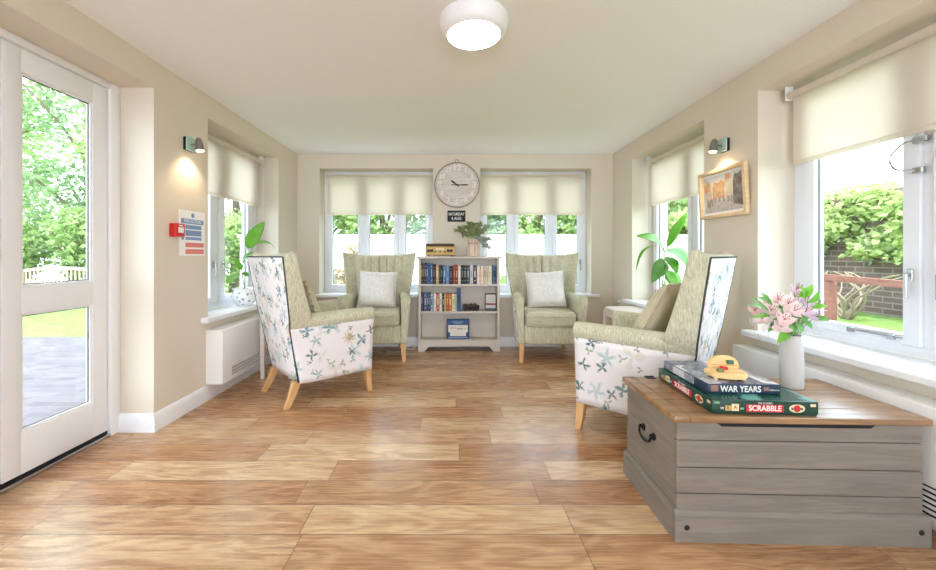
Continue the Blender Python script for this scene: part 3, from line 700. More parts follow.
    obj('seat_piping', q, M['green'], cu)
    # arms: scroll section swept from the front to the back
    def sect(y, sg_):
        k_ = max(0.0, min(1.0, (y + 0.36) / 0.66)); sh = -0.035 * k_ ** 1.5
        out = []
        for x, z in ((0.280, 0.19), (0.278, 0.50), (0.282, 0.615), (0.276, 0.645), (0.283, 0.680), (0.304, 0.703), (0.334, 0.711), (0.364, 0.703), (0.384, 0.680), (0.389, 0.652), (0.381, 0.628), (0.371, 0.616), (0.366, 0.58), (0.352, 0.40), (0.340, 0.19)):
            w = max(0, (z - 0.45) / 0.25); e = max(0.0, (y - 0.10) / 0.20); tx_ = tipx(z) - 0.012
            xx = x + sh * w
            if xx > tx_: xx = lerp(xx, tx_, min(1, e) ** 2)
            out.append((sg_ * xx, min(y, yr(z) - 0.014 - (0.004 if y > 0.28 else 0.010 if y > 0.25 else 0.02)) if y > 0.15 else y, z - 0.012 * k_))
        return out
    for sg_ in (1, -1):
        q = B(); ys = [-0.338, -0.324, -0.2, -0.05, 0.1, 0.2, 0.27, 0.30]
        rings = []
        for i, y in enumerate(ys):
            s = sect(y, sg_)
            if i == 0: s = [(lerp(x, sg_ * 0.335, 0.10), y_ , lerp(z, 0.5, 0.03)) for x, y_, z in s]
            rings.append([(x, y_ + (0.0 if y < 0.25 else 0.0), z) for x, y_, z in s])
        loft(q, rings); am = obj('arm', q, M['green'], r, angle=50)
        def sidep(a, b, sg_=sg_):
            z = lerp(0.187, 0.612, b); y1 = yr(z) - 0.004; y = lerp(-0.332, y1, a)
            k_ = max(0.0, min(1.0, (y + 0.36) / 0.66)); sh = -0.035 * k_ ** 1.5 * max(0, (z - 0.45) / 0.25)
            x = pw(z, [(0.18, 0.340), (0.19, 0.340), (0.40, 0.352), (0.58, 0.366), (0.62, 0.376)]) + sh
            xb = tipx(z) - 0.004
            e = min(1, max(0, (y - 0.10) / 0.20)); x = lerp(x, xb, e * e) if xb < x else x
            return (sg_ * (x + 0.003), y, z - 0.012 * k_ * b)
        o = skin('side_panel', sidep, 16, 10, lambda a, b, sg_=sg_: ((a * 0.68 + 0.3 if sg_ > 0 else 1.9 + a * 0.68), b * 0.44 + (0.2 if sg_ > 0 else 1.4)))
        if sg_ < 0:
            for p in o.data.polygons: p.flip()
    # legs
    for sx in (-1, 1):
        q = B(); R1 = lambda cx, cy, z, h: [(cx - h, cy - h, z), (cx + h, cy - h, z), (cx + h, cy + h, z), (cx - h, cy + h, z)]
        loft(q, [R1(sx * 0.302, -0.312, 0.19, 0.027), R1(sx * 0.305, -0.320, 0.10, 0.023), R1(sx * 0.311, -0.332, 0.0, 0.017)]); obj('leg', q, M['oak'], r, angle=30)
        q = B(); loft(q, [R1(sx * 0.245, 0.255, 0.19, 0.028), R1(sx * 0.250, 0.290, 0.09, 0.023), R1(sx * 0.258, 0.335, 0.0, 0.017)]); obj('leg', q, M['oak'], r, angle=30)
    return r
ch1 = wing_chair('sage wing armchair left of the bookcase, facing forward with pale cushion')
ch1.location = (-0.845, 4.46, 0); ch1.rotation_euler.z = math.radians(6)
def chair(loc, rz, lbl):
    c = dup(ch1); c.location = loc; c.rotation_euler.z = math.radians(rz); c['label'] = lbl; return c
ch2 = chair((1.085, 4.46, 0), -5, 'sage wing armchair right of the bookcase, facing forward with pale cushion')
ch3 = chair((-1.142, 3.30, 0), 132, 'floral backed wing armchair turned away beside the low wall heater')
ch4 = chair((1.295, 2.565, 0), -133, 'floral sided wing armchair turned away behind the wooden chest')

# ------------------------------------------------------------------ cushions
def cushion(ch, label, mat, size, loc, rot, frill=False, group=None):
    bpy.context.view_layer.update()
    r = thing('scatter_cushion', label, 'cushion', (0, 0, 0), 0, group or 'scatter cushions on the armchairs')
    q = B(); n = 18; h = size / 2; top, bot = [], []
    for i in range(n + 1):
        ra, rb = [], []
        for j in range(n + 1):
            u, v = -1 + 2 * i / n, -1 + 2 * j / n
            pin = 1 - 0.07 * (1 - (u * u)) * abs(v) ** 3 ; pin2 = 1 - 0.07 * (1 - v * v) * abs(u) ** 3
            x, z = u * h * pin2, v * h * pin
            t = 0.075 * max(0, (1 - u ** 4)) ** 0.6 * max(0, (1 - v ** 4)) ** 0.6 * (1 + 0.06 * math.sin(5 * u + 2 * v))
            edge = i in (0, n) or j in (0, n)
            a = q.verts.new((x, -t, z)); ra.append(a); rb.append(a if edge else q.verts.new((x, t, z)))
        top.append(ra); bot.append(rb)
    for i in range(n):
        for j in range(n):
            q.faces.new((top[i][j], top[i + 1][j], top[i + 1][j + 1], top[i][j + 1])); q.faces.new((bot[i][j], bot[i][j + 1], bot[i + 1][j + 1], bot[i + 1][j]))
    bmesh.ops.recalc_face_normals(q, faces=q.faces)
    obj('cushion_pad', q, mat, r, angle=80)
    q = B(); pts = []
    for k_ in range(81):
        t = k_ / 80 * 4; s = int(t) % 4; f = -1 + 2 * (t - int(t)); pin = 1 - 0.07 * (1 - f * f)
        x, z = [(f, -pin), (pin, f), (-f, pin), (-pin, -f)][s]
        amp = 0.010 * math.sin(k_ * 2.4) if frill else 0
        pts.append((x * h * (1.03 if frill else 1), amp, z * h * (1.03 if frill else 1)))
    tube(q, pts, 0.012 if frill else 0.005, 6); obj('frilled_edge' if frill else 'piped_edge', q, mat, r)
    r.matrix_world = ch.matrix_world @ Matrix.Translation(loc) @ Matrix.Rotation(rot[2], 4, 'Z') @ Matrix.Rotation(rot[0], 4, 'X') @ Matrix.Rotation(rot[1], 4, 'Y')
    return r
R = math.radians
cushion(ch1, 'silvery white cushion on the armchair left of the bookcase', M['silver_cush'], 0.44, (-0.0, 0.105, 0.742), (R(-24), R(3), R(4)))
cushion(ch2, 'silvery white cushion on the armchair right of the bookcase', M['silver_cush'], 0.44, (0.01, 0.105, 0.742), (R(-24), R(-4), R(-6)))
cushion(ch3, 'frilled beige cushion in the armchair beside the wall heater', M['beige_cush'], 0.40, (0.0, 0.105, 0.738), (R(-19), R(0), R(0)), True)
cushion(ch4, 'plain beige cushion in the armchair behind the wooden chest', M['beige_cush'], 0.47, (0.02, 0.075, 0.758), (R(-27), R(0), R(0)))

# ------------------------------------------------------------------ bookcase and what stands on it
BX = 0.095; BYF, BYB = 4.617, 4.818
bc = thing('bookcase', 'pale painted three shelf bookcase against the far wall', 'bookcase', (BX, 0, 0))
h = 0.484; D0, D1 = BYF, BYB
for s in (-1, 1):
    q = B(); box(q, (s * h, D0 + 0.004, 0.0), (s * (h - 0.030), D1, 1.094), 0.003); obj('side_panel', q, M['bookcase'], bc)
q = B(); box(q, (-h + 0.030, D1 - 0.012, 0.06), (h - 0.030, D1 - 0.002, 1.094)); obj('back_panel', q, M['bookcase'], bc)
q = B(); box(q, (-h - 0.024, D0 - 0.022, 1.096), (h + 0.024, D1 + 0.005, 1.124), 0.008, 3); obj('bookcase_top', q, M['bookcase'], bc)
for z in (0.793, 0.470):
    q = B(); box(q, (-h + 0.030, D0 + 0.012, z - 0.024), (h - 0.030, D1 - 0.012, z), 0.003); obj('shelf', q, M['bookcase'], bc)
q = B(); box(q, (-h + 0.030, D0 + 0.006, 0.112), (h - 0.030, D1 - 0.012, 0.134), 0.003); obj('shelf', q, M['bookcase'], bc)
q = B(); prism(q, [(-h, 0), (-h + 0.075, 0), (-h + 0.085, 0.012), (-h + 0.135, 0.064), (h - 0.135, 0.064), (h - 0.085, 0.012), (h - 0.075, 0), (h, 0), (h, 0.128), (-h, 0.128)], D0 - 0.008, D0 + 0.004, 'xz'); obj('plinth', q, M['bookcase'], bc)

bookmats = {}
def bm_(rgb):
    if rgb not in bookmats: bookmats[rgb] = plain('book_cover_%d' % len(bookmats), rgb, 0.5, 0.35, var=0.05)
    return bookmats[rgb]
M['pages'] = plain('book_pages', (226, 216, 196), 0.8)
ORD = ['first', 'second', 'third', 'fourth', 'fifth', 'sixth', 'seventh', 'eighth', 'ninth', 'tenth', 'eleventh', 'twelfth', 'thirteenth', 'fourteenth', 'fifteenth', 'sixteenth', 'seventeenth', 'eighteenth', 'nineteenth', 'twentieth', 'twenty-first', 'twenty-second', 'twenty-third', 'twenty-fourth', 'twenty-fifth']
def book(x0, x1, z, ht, dp, rgb, band, label, group, y0=4.646):
    w = x1 - x0; r = thing('book', label, 'book', ((x0 + x1) / 2, y0, z), 0, group)
    q = B(); a = w / 2 - 0.0006; t = min(0.003, a * 0.3)
    prof = [(-a, 0.004), (-a * 0.7, 0.0008), (0, -0.001), (a * 0.7, 0.0008), (a, 0.004), (a, dp), (a - t, dp), (a - t, 0.010), (-a + t, 0.010), (-a + t, dp), (-a, dp)]
    prism(q, prof, 0.0, ht, 'xy'); obj('cover', q, bm_(rgb), r)
    q = B(); box(q, (-a + t, 0.0102, 0.003), (a - t, dp - 0.004, ht - 0.003)); obj('page_block', q, M['pages'], r)
    q = B()
    if band:
        for b0, b1 in ((0.16, 0.20), (0.36, 0.72), (0.82, 0.86)) if w > 0.02 else ((0.4, 0.75),):
            ww = a * (0.5 if b1 - b0 > 0.1 else 0.72)
            box(q, (-ww, -0.0022, ht * b0), (ww, 0.002, ht * b1))
        obj('spine_title', q, bm_(band), r)
    else: q.free()
# (u0, u1, height, colour, band, colour word), u in hundredths of the row width
row1 = [(100, 116, .245, (96, 66, 44), (196, 160, 90), 'brown'), (117, 131, .235, (92, 74, 54), (180, 150, 100), 'tan brown'), (132, 148, .250, (44, 52, 72), (150, 160, 176), 'navy'), (149, 164, .238, (66, 84, 116), (170, 180, 196), 'slate blue'), (165, 186, .250, (56, 92, 140), (40, 66, 104), 'blue'), (187, 205, .248, (70, 106, 150), (150, 176, 206), 'mid blue'),
        (206, 234, .238, (34, 32, 36), (110, 96, 80), 'black'), (236, 262, .222, (200, 160, 112), (226, 200, 160), 'tan'), (264, 282, .222, (40, 54, 54), (104, 116, 110), 'dark green'), (283, 298, .222, (38, 46, 62), (120, 126, 136), 'dark navy'), (300, 328, .222, (84, 112, 140), (140, 164, 186), 'grey blue'), (330, 358, .220, (124, 150, 190), (88, 112, 160), 'light blue'), (360, 392, .212, (36, 34, 40), (120, 90, 80), 'charcoal'),
        (394, 414, .225, (140, 50, 44), (206, 130, 90), 'red'), (415, 438, .228, (128, 42, 40), (190, 150, 110), 'crimson'), (440, 464, .225, (208, 200, 188), (230, 226, 216), 'pale grey'), (467, 490, .225, (28, 32, 34), (130, 130, 124), 'black'), (492, 514, .222, (34, 44, 46), (150, 150, 140), 'bottle green'), (516, 544, .222, (58, 64, 68), (150, 152, 150), 'grey'), (548, 578, .224, (196, 196, 192), (150, 152, 152), 'silver grey'), (582, 607, .224, (52, 52, 84), (210, 190, 180), 'indigo'),
        (612, 640, .215, (224, 208, 188), (206, 180, 160), 'cream'), (642, 674, .215, (226, 206, 188), (214, 176, 150), 'blush cream'), (677, 692, .212, (222, 210, 186), (150, 130, 100), 'ivory'), (694, 716, .212, (204, 194, 164), (170, 160, 130), 'olive cream'), (718, 750, .215, (222, 212, 194), (204, 190, 166), 'off-white'), (755, 794, .226, (86, 104, 130), (44, 50, 60), 'steel blue')]
for i, (a, b, ht, c, bd, wd) in enumerate(row1):
    f = lambda p: BX - 0.452 + (p - 100) / (796 - 100) * 0.905
    o = (ORD[i] + ' from the left') if i < 14 else (('last' if i == len(row1) - 1 else ORD[len(row1) - 1 - i] + ' from the right'))
    book(f(a), f(b), 0.7936, ht, 0.128 + 0.02 * RND.random(), c, bd, '%s book on the top shelf of the bookcase, %s' % (wd, o), 'books on the top shelf')
row2 = [(75, 85, .225, (92, 76, 110), (190, 180, 200), 'purple'), (86, 95, .22, (70, 60, 90), None, 'plum'), (96, 114, .218, (88, 108, 136), (180, 190, 200), 'slate blue'), (116, 127, .215, (66, 94, 132), (160, 176, 196), 'blue'), (128, 140, .22, (52, 76, 112), (150, 160, 176), 'navy'), (142, 162, .205, (176, 180, 184), (90, 90, 96), 'grey'), (165, 184, .21, (222, 220, 212), (190, 186, 178), 'white'),
        (186, 204, .212, (196, 98, 56), (230, 200, 160), 'orange red'), (206, 224, .212, (228, 226, 220), (150, 170, 150), 'white'), (226, 238, .206, (34, 32, 32), (200, 190, 160), 'black'), (239, 250, .206, (214, 186, 140), None, 'sand'), (252, 270, .212, (166, 88, 40), (216, 160, 90), 'rust'), (271, 291, .21, (184, 102, 48), (220, 180, 120), 'orange brown'), (293, 314, .206, (226, 214, 184), (190, 170, 130), 'cream'), (315, 328, .204, (196, 204, 172), (150, 160, 120), 'pale green'), (329, 357, .262, (58, 92, 134), (40, 64, 100), 'tall blue')]
for i, (a, b, ht, c, bd, wd) in enumerate(row2):
    f = lambda p: BX - 0.452 + (p - 75) / (613 - 75) * 0.905
    book(f(a), f(b), 0.4706, ht, 0.128 + 0.02 * RND.random(), c, bd, '%s book on the middle shelf of the bookcase, %s from the left' % (wd, ORD[i]), 'books on the middle shelf')
# the wider facing objects
def board(name, lbl, cat, x0, x1, z, ht, y, th, rgb, lean=0.0):
    r = thing(name, lbl, cat, ((x0 + x1) / 2, y, z), 0); r.rotation_euler = (lean, 0, 0); w = (x1 - x0) / 2
    q = B(); box(q, (-w, 0, 0), (w, th, ht), 0.003); obj('box_body', q, bm_(rgb), r); return r, w
f = lambda p: BX - 0.452 + (p - 75) / (613 - 75) * 0.905
r, w = board('photo_box', 'grey and white patterned box standing on the middle shelf\'s right end', 'box', f(532), f(610), 0.4706, 0.205, 4.668, 0.06, (66, 60, 58))
for nm, za, zb, c in (('cover_sky', .11, .195, (196, 190, 182)), ('cover_band', .072, .092, (150, 70, 62)), ('cover_pale_strip', .094, .108, (206, 200, 196)), ('cover_light', .035, .070, (190, 190, 188)), ('cover_ground', .006, .034, (92, 88, 88))):
    q = B(); box(q, (-w + 0.004, -0.001, za), (w - 0.010, 0.001, zb)); obj(nm, q, bm_(c), r)
r, w = board('jigsaw_box', 'blue box with white picture panel on the bottom shelf', 'box', BX - 0.146, BX + 0.124, 0.1375, 0.232, 4.655, 0.055, (48, 78, 122), R(-2))
q = B(); a = w - 0.018
prism(q, [(-a, 0.165), (a, 0.165), (a, 0.085), (a - 0.022, 0.075), (a - 0.022, 0.035), (-a + 0.022, 0.035), (-a + 0.022, 0.075), (-a, 0.085)], -0.0012, 0.001, 'xz'); obj('picture_panel', q, bm_((222, 216, 206)), r)
q = B()
for x, z, ww, hh in ((-0.06, .13, .035, .008), (0.005, .122, .012, .02), (0.035, .122, .01, .022), (0.075, .128, .03, .006), (-0.03, .128, .012, .005)): box(q, (x - ww, -0.002, z - hh / 2), (x + ww, -0.001, z + hh / 2))
obj('panel_print', q, bm_((150, 132, 116)), r)
q = B(); box(q, (-a, -0.0014, 0.012), (a, 0.001, 0.022)); box(q, (-0.07, -0.0014, 0.198), (0.06, 0.001, 0.206)); box(q, (-0.045, -0.0014, 0.182), (0.04, 0.001, 0.187)); obj('title_print', q, bm_((150, 176, 206)), r)
# dark carved train ornament on the middle shelf
tr = thing('carved_ornament', 'dark carved ornament beside the tall blue book', 'ornament', (f(430), 4.70, 0.4704))
q = B(); box(q, (-0.095, -0.03, 0.008), (0.10, 0.03, 0.026), 0.004)
obj('ornament_base', q, bm_((44, 36, 30)), tr)
q = B(); box(q, (-0.095, -0.026, 0.026), (-0.035, 0.026, 0.082), 0.006); cyl(q, (-0.035, 0, 0.052), (0.075, 0, 0.052), 0.024, n=18); cyl(q, (0.05, 0, 0.07), (0.05, 0, 0.090), 0.008, 0.011); ball(q, (0.0, 0, 0.078), 0.013); ball(q, (0.085, 0, 0.045), 0.024, (0.8, 1, 1))
obj('ornament_body', q, bm_((58, 40, 28)), tr)
q = B()
for x in (-0.07, -0.02, 0.03, 0.075): cyl(q, (x, -0.036, 0.017), (x, 0.036, 0.017), 0.017, n=18)
obj('ornament_wheel_set', q, bm_((34, 30, 28)), tr)

# retro radio
rd = thing('retro_radio', 'small wooden retro radio with dark lid on the bookcase top', 'radio', (BX - 0.225, 4.705, 1.1245))
q = B(); box(q, (-0.176, -0.075, 0.012), (0.176, 0.095, 0.118), 0.008); obj('radio_body', q, M['radiowood'], rd)
q = B(); box(q, (-0.168, -0.070, 0.119), (0.168, 0.09, 0.150), 0.010, 3); obj('radio_lid', q, bm_((74, 58, 40)), rd, label='dark lid')
q = B(); box(q, (-0.150, -0.078, 0.030), (0.150, -0.074, 0.104), 0.001); obj('front_panel', q, bm_((206, 172, 112)), rd)
for x in (-0.115, 0.115):
    q = B()
    for dx in (-0.018, 0.018): cyl(q, (x + dx, -0.077, 0.066), (x + dx, -0.084, 0.066), 0.020, n=18)
    sp = obj('speaker_grille', q, bm_((66, 46, 30)), rd)
for x in (-0.058, 0.0, 0.058):
    q = B(); cyl(q, (x, -0.077, 0.055), (x, -0.090, 0.055), 0.010, n=14); obj('knob', q, bm_((60, 44, 28)), rd)
q = B(); box(q, (-0.045, -0.080, 0.074), (0.045, -0.077, 0.096), 0.001); obj('tuning_dial', q, bm_((232, 216, 176)), rd)
for sx in (-1, 1):
    for yy in (-0.05, 0.07):
        q = B(); cyl(q, (sx * 0.14, yy, 0.0), (sx * 0.14, yy, 0.014), 0.012, n=12); obj('foot', q, bm_((90, 64, 36)), rd)

# wrapped vase with eucalyptus
vs = thing('wrapped_vase', 'pale pink wrapped vase holding greenery on the bookcase top', 'vase', (0.268, 4.71, 1.1245))
k = NT('wrap_paper'); P = k.sep(k.coord()); ang = k.math('ARCTAN2', P[1], P[0]); pl = k.math('SINE', k.math('MULTIPLY', ang, 11.0)); k.bump(pl, 0.5, 0.006); M['wrap'] = k.fin(k.mix(k.smooth(pl, -1, 1), lin((216, 186, 166)), lin((232, 208, 190))), 0.6, 0.3)
q = B(); lathe(q, [(0.055, 0), (0.072, 0.004), (0.074, 0.05), (0.062, 0.12), (0.052, 0.155), (0.066, 0.185), (0.078, 0.205), (0.074, 0.205), (0.048, 0.160), (0.045, 0.12)], 32); bmesh.ops.recalc_face_normals(q, faces=q.faces)
obj('vase_wrap', q, M['wrap'], vs)
q = B(); pts = [(0.054 * math.cos(t), 0.054 * math.sin(t), 0.155) for t in [2 * PI * i / 24 for i in range(25)]]; tube(q, pts, 0.006, 8); tube(q, spline([(0.0, -0.056, 0.155), (0.02, -0.07, 0.12), (0.015, -0.072, 0.06)], 6), 0.005, 6); obj('ribbon', q, bm_((196, 160, 146)), vs)
eu = thing('eucalyptus_bunch', 'bunch of eucalyptus sprigs in the pink wrapped vase', 'foliage', (0.268, 4.71, 1.26))
rr = random.Random(5)
sprigs = [(-0.20, 0.0, 0.17), (-0.16, -0.05, 0.20), (-0.09, 0.03, 0.22), (-0.05, -0.06, 0.26), (0.0, 0.02, 0.25), (0.05, -0.05, 0.22), (0.09, 0.03, 0.26), (0.13, -0.04, 0.17), (0.17, 0.0, 0.22), (0.20, -0.05, 0.06), (0.18, -0.03, -0.05), (0.12, -0.08, -0.02)]
for i, tp in enumerate(sprigs):
    q = B(); tp = Vector(tp); pts = spline([(0, 0, -0.10), (tp.x * 0.12, tp.y * 0.12, 0.05), Vector((tp.x * 0.6, tp.y * 0.6, max(tp.z, 0.08) * 0.8)), tp], 6); tube(q, pts, 0.003, 6, 0, 0.0015)
    sp = obj('sprig', q, M['stem'], eu); q = B()
    for j in range(9, len(pts)):
        for s in (-1, 1, 0.3):
            p = pts[j]; d = Vector((rr.uniform(-1, 1), rr.uniform(-0.8, 0.4), rr.uniform(-0.5, 1))).normalized() * rr.uniform(0.038, 0.058)
            leaf(q, p, p + d * (1 if s > 0 else 0.9), 0.026, 0.1, (rr.uniform(-.4, .4), -1, 0.4), 0.2, 4)
    obj('eucalyptus_leaf', q, M['euc_grey'] if i in (8, 9, 10, 11) else M['euc'], sp)

# power lead lying by the bookcase
q = B(); tube(q, spline([(-0.395, 4.84, 0.13), (-0.42, 4.80, 0.03), (-0.47, 4.72, 0.006), (-0.56, 4.73, 0.006), (-0.60, 4.79, 0.006), (-0.52, 4.83, 0.006), (-0.68, 4.85, 0.006)], 8), 0.0045, 8)
tag(obj('power_lead', q, M['pot_white']), 'white power lead on the floor beside the bookcase foot', 'cable')
# ------------------------------------------------------------------ side tables
def side_table(lbl, x0, x1, y0, y1, top, rad, group='pale side tables'):
    cx, cy = (x0 + x1) / 2, (y0 + y1) / 2; r = thing('side_table', lbl, 'table', (cx, cy, 0), 0, group); a, b = (x1 - x0) / 2, (y1 - y0) / 2
    pl = []
    for sx, sy, t0 in ((1, 1, 0), (-1, 1, 90), (-1, -1, 180), (1, -1, 270)):
        for i in range(7): t = R(t0 + 15 * i); pl.append((sx * (a - rad) + rad * math.cos(t), sy * (b - rad) + rad * math.sin(t)))
    q = B(); prism(q, pl, top - 0.026, top, 'xy'); bmesh.ops.bevel(q, geom=[e for e in q.edges if abs(e.verts[0].co.z - e.verts[1].co.z) < 1e-5], offset=0.006, segments=2, affect='EDGES'); obj('tabletop', q, M['tablewood'], r)
    q = B(); i = 0.035; box(q, (-a + i, -b + i, top - 0.095), (a - i, -b + i + 0.018, top - 0.027)); box(q, (-a + i, b - i - 0.018, top - 0.095), (a - i, b - i, top - 0.027)); box(q, (-a + i, -b + i + .018, top - 0.095), (-a + i + 0.018, b - i - .018, top - 0.027)); box(q, (a - i - 0.018, -b + i + .018, top - 0.095), (a - i, b - i - .018, top - 0.027)); obj('apron', q, M['tablewood'], r)
    for sx in (-1, 1):
        for sy in (-1, 1):
            q = B(); px, py = sx * (a - 0.040), sy * (b - 0.040)
            loft(q, [[(px + dx * h_, py + dy * h_, z) for dx, dy in ((-1, -1), (1, -1), (1, 1), (-1, 1))] for z, h_ in ((top - 0.027, 0.022), (top - 0.12, 0.022), (0, 0.015))]); obj('leg', q, M['tablewood'], r, angle=30)
    return r
side_table('pale wooden side table between wall heater and floral armchair back', -1.775, -1.44, 3.56, 4.06, 0.64, 0.03)
side_table('pale side table by the right wall, beyond the armchair facing away', 1.585, 1.985, 3.42, 4.12, 0.60, 0.12)

# ------------------------------------------------------------------ potted plants
k = NT('patterned_bowl'); v = k.node('ShaderNodeTexVoronoi'); k.set(v.inputs['Vector'], k.mapping(k.coord(), (1, 1, 0.8))); v.inputs['Scale'].default_value = 24; w = k.noise(k.coord(), 30, 3)
M['bluebowl'] = k.fin(k.mix(k.smooth(k.math('ADD', v.outputs[0], k.math('MULTIPLY', w, 0.5)), 0.42, 0.62), lin((128, 146, 180)), lin((236, 236, 236))), 0.2, 0.6)
k = NT('mottled_pot'); n = k.noise(k.coord(), 38, 3, 0.6); M['brownpot'] = k.fin(k.mix(k.smooth(n, 0.35, 0.6), lin((150, 112, 76)), lin((226, 212, 190))), 0.3, 0.5)
d = 3.76; p0 = Vector((-1.985, d, SZL))
pt = thing('potted_plant', 'broad leaved plant in blue and white bowl on the sill', 'plant', p0, 0, 'potted plants on the window sills')
q = B(); lathe(q, [(0.070, 0), (0.076, 0.006), (0.070, 0.016), (0.100, 0.045), (0.122, 0.085), (0.120, 0.115), (0.098, 0.140), (0.100, 0.152), (0.116, 0.165), (0.110, 0.166), (0.092, 0.150), (0.090, 0.135)], 40); bmesh.ops.recalc_face_normals(q, faces=q.faces); obj('plant_pot', q, M['bluebowl'], pt, label='white bowl with blue pattern')
q = B(); cyl(q, (0, 0, 0.12), (0, 0, 0.140), 0.090, n=28); obj('soil', q, M['soil'], pt)
def L_(u, v, dd): return at(u, v, dd) - p0
def plant_leaf(stem, base, tip, w, sag, nrm, mat, parent, sr=0.006):
    if stem:
        q = B(); tube(q, spline(stem, 8), sr, 8, 0, sr * 0.6); obj('stem', q, M['stem'], parent)
    q = B(); leaf(q, base, tip, w, sag, nrm, 0.22, 10); o = obj('leaf_blade', q, mat, parent, angle=180); m = o.modifiers.new('thickness', 'SOLIDIFY'); m.thickness = 0.0012
s0 = Vector((0, 0, 0.14))
b = L_(247, 248.5, d); plant_leaf([s0, L_(242, 272, d), L_(244.5, 258, d), b], b, L_(264.5, 221.5, d), 0.125, 0.06, (0.2, -1, 0.1), M['leaf_bright'], pt)
b = L_(256, 243, d + .04); plant_leaf([s0, L_(246, 270, d), L_(251, 250, d), b], b, L_(275.5, 249.5, d - .02), 0.06, -0.22, (0.1, -0.5, -1), M['leaf_pale'], pt, 0.004)
b = L_(242, 262, d); plant_leaf(None, b, L_(254, 252, d - .06), 0.06, 0.1, (0, -1, 0.5), M['leaf_deep'], pt)
b = L_(241.5, 270, d); plant_leaf(None, b, L_(236, 257.5, d - .03), 0.05, 0.1, (0.3, -1, 0.2), M['leaf_bright'], pt)
b = L_(240, 275, d); plant_leaf([s0 + Vector((-.01, 0, 0)), L_(240, 280, d - .02), b], b, L_(226.5, 284, d - .05), 0.10, 0.15, (0, -0.8, 0.6), M['leaf_pale'], pt, 0.004)
b = L_(249, 276, d); plant_leaf([s0 + Vector((.02, 0, 0)), L_(247, 284, d), b], b, L_(241, 273, d - .04), 0.045, 0.15, (0, -0.8, 0.6), M['leaf_deep'], pt, 0.004)

d = 3.93; p0 = Vector((2.125, d, SZR))
pt = thing('potted_plant', 'glossy large leaved plant in mottled brown pot on the sill', 'plant', p0, 0, 'potted plants on the window sills')
q = B(); lathe(q, [(0.050, 0), (0.056, 0.004), (0.072, 0.05), (0.078, 0.09), (0.070, 0.130), (0.074, 0.142), (0.067, 0.142), (0.062, 0.125)], 32); bmesh.ops.recalc_face_normals(q, faces=q.faces); obj('plant_pot', q, M['brownpot'], pt, label='mottled brown and cream pot')
q = B(); cyl(q, (0, 0, 0.10), (0, 0, 0.128), 0.062, n=24); obj('soil', q, M['soil'], pt)
s0 = Vector((0, 0, 0.12))
def P_(pts): return [L_(*p) for p in pts]
b = L_(664, 252, d); plant_leaf([s0] + P_([(663, 278, d), (665, 262, d)]) + [b], b, L_(636.5, 236, d - .1), 0.16, 0.16, (0.1, -0.75, 0.8), M['leaf_bright'], pt)
b = L_(656, 246, d - .03); plant_leaf(P_([(664, 262, d), (660, 250, d - .02)]) + [b], b, L_(636, 270, d - .14), 0.035, 0.24, (-0.6, -0.4, 0.6), M['leaf_bright'], pt, 0.003)
b = L_(667.5, 247, d); plant_leaf([s0] + P_([(666, 276, d), (668, 258, d)]) + [b], b, L_(687.5, 212, d - .05), 0.085, 0.08, (-0.5, -0.7, 0.3), M['leaf_bright'], pt)
b = L_(666, 250, d); plant_leaf(None, b, L_(687, 266, d - .12), 0.19, 0.2, (0.25, -0.75, 0.75), M['leaf_deep'], pt)
b = L_(664, 261, d); plant_leaf(None, b, L_(652, 282.5, d - .10), 0.14, 0.2, (-0.2, -0.9, 0.5), M['leaf_deep'], pt)
b = L_(666, 257, d); plant_leaf(None, b, L_(677, 274, d - .14), 0.11, 0.15, (0.0, -1, 0.4), M['leaf_bright'], pt)
b = L_(666, 270, d); plant_leaf([s0] + P_([(667, 280, d - .02)]) + [b], b, L_(676, 293, d - .10), 0.15, 0.14, (0.1, -1, 0.3), M['leaf_bright'], pt, 0.004)
b = L_(661, 258, d); plant_leaf(None, b, L_(660, 272, d - .1), 0.07, 0.14, (-0.4, -1, 0.3), M['leaf_pale'], pt)

# ------------------------------------------------------------------ wooden chest (local: front = -y, origin at the middle of its front edge)
ct = thing('wooden_chest', 'grey washed wooden chest with waxed plank lid by the heater', 'chest', (1.381, 1.535, 0), R(-1.85))
W2, DP = 0.490, 0.502
q = B()
def planks(q, face, zs, lo, hi):
    for a, b in zip(zs, zs[1:]):
        l = list(lo); h_ = list(hi); l[2], h_[2] = a + 0.0016, b - 0.0016; box(q, l, h_, 0.0025, 1)
ZS = [0.10, 0.184, 0.288, 0.397, 0.472]
planks(q, 0, ZS, (-W2 + 0.014, 0.014, 0), (W2 - 0.014, 0.034, 0)); obj('front_boards', q, M['greywash'], ct, angle=25)
q = B(); planks(q, 0, ZS, (-W2 + 0.014, DP - 0.034, 0), (W2 - 0.014, DP - 0.014, 0)); obj('rear_boards', q, M['greywash'], ct, angle=25)
for s in (-1, 1):
    q = B(); box(q, (s * (W2 - 0.0145), 0.035, 0.10), (s * (W2 - 0.034), DP - 0.035, 0.472), 0.002, 1); obj('end_panel', q, M['greywash_end'], ct, angle=25)
# finger slot under the lid on the front
q = B(); prism(q, [(-0.330, 0.4735), (0.300, 0.4735), (0.276, 0.455), (-0.300, 0.455)], 0.0125, 0.016, 'xz'); obj('finger_slot', q, M['dark'], ct, label='dark finger slot')
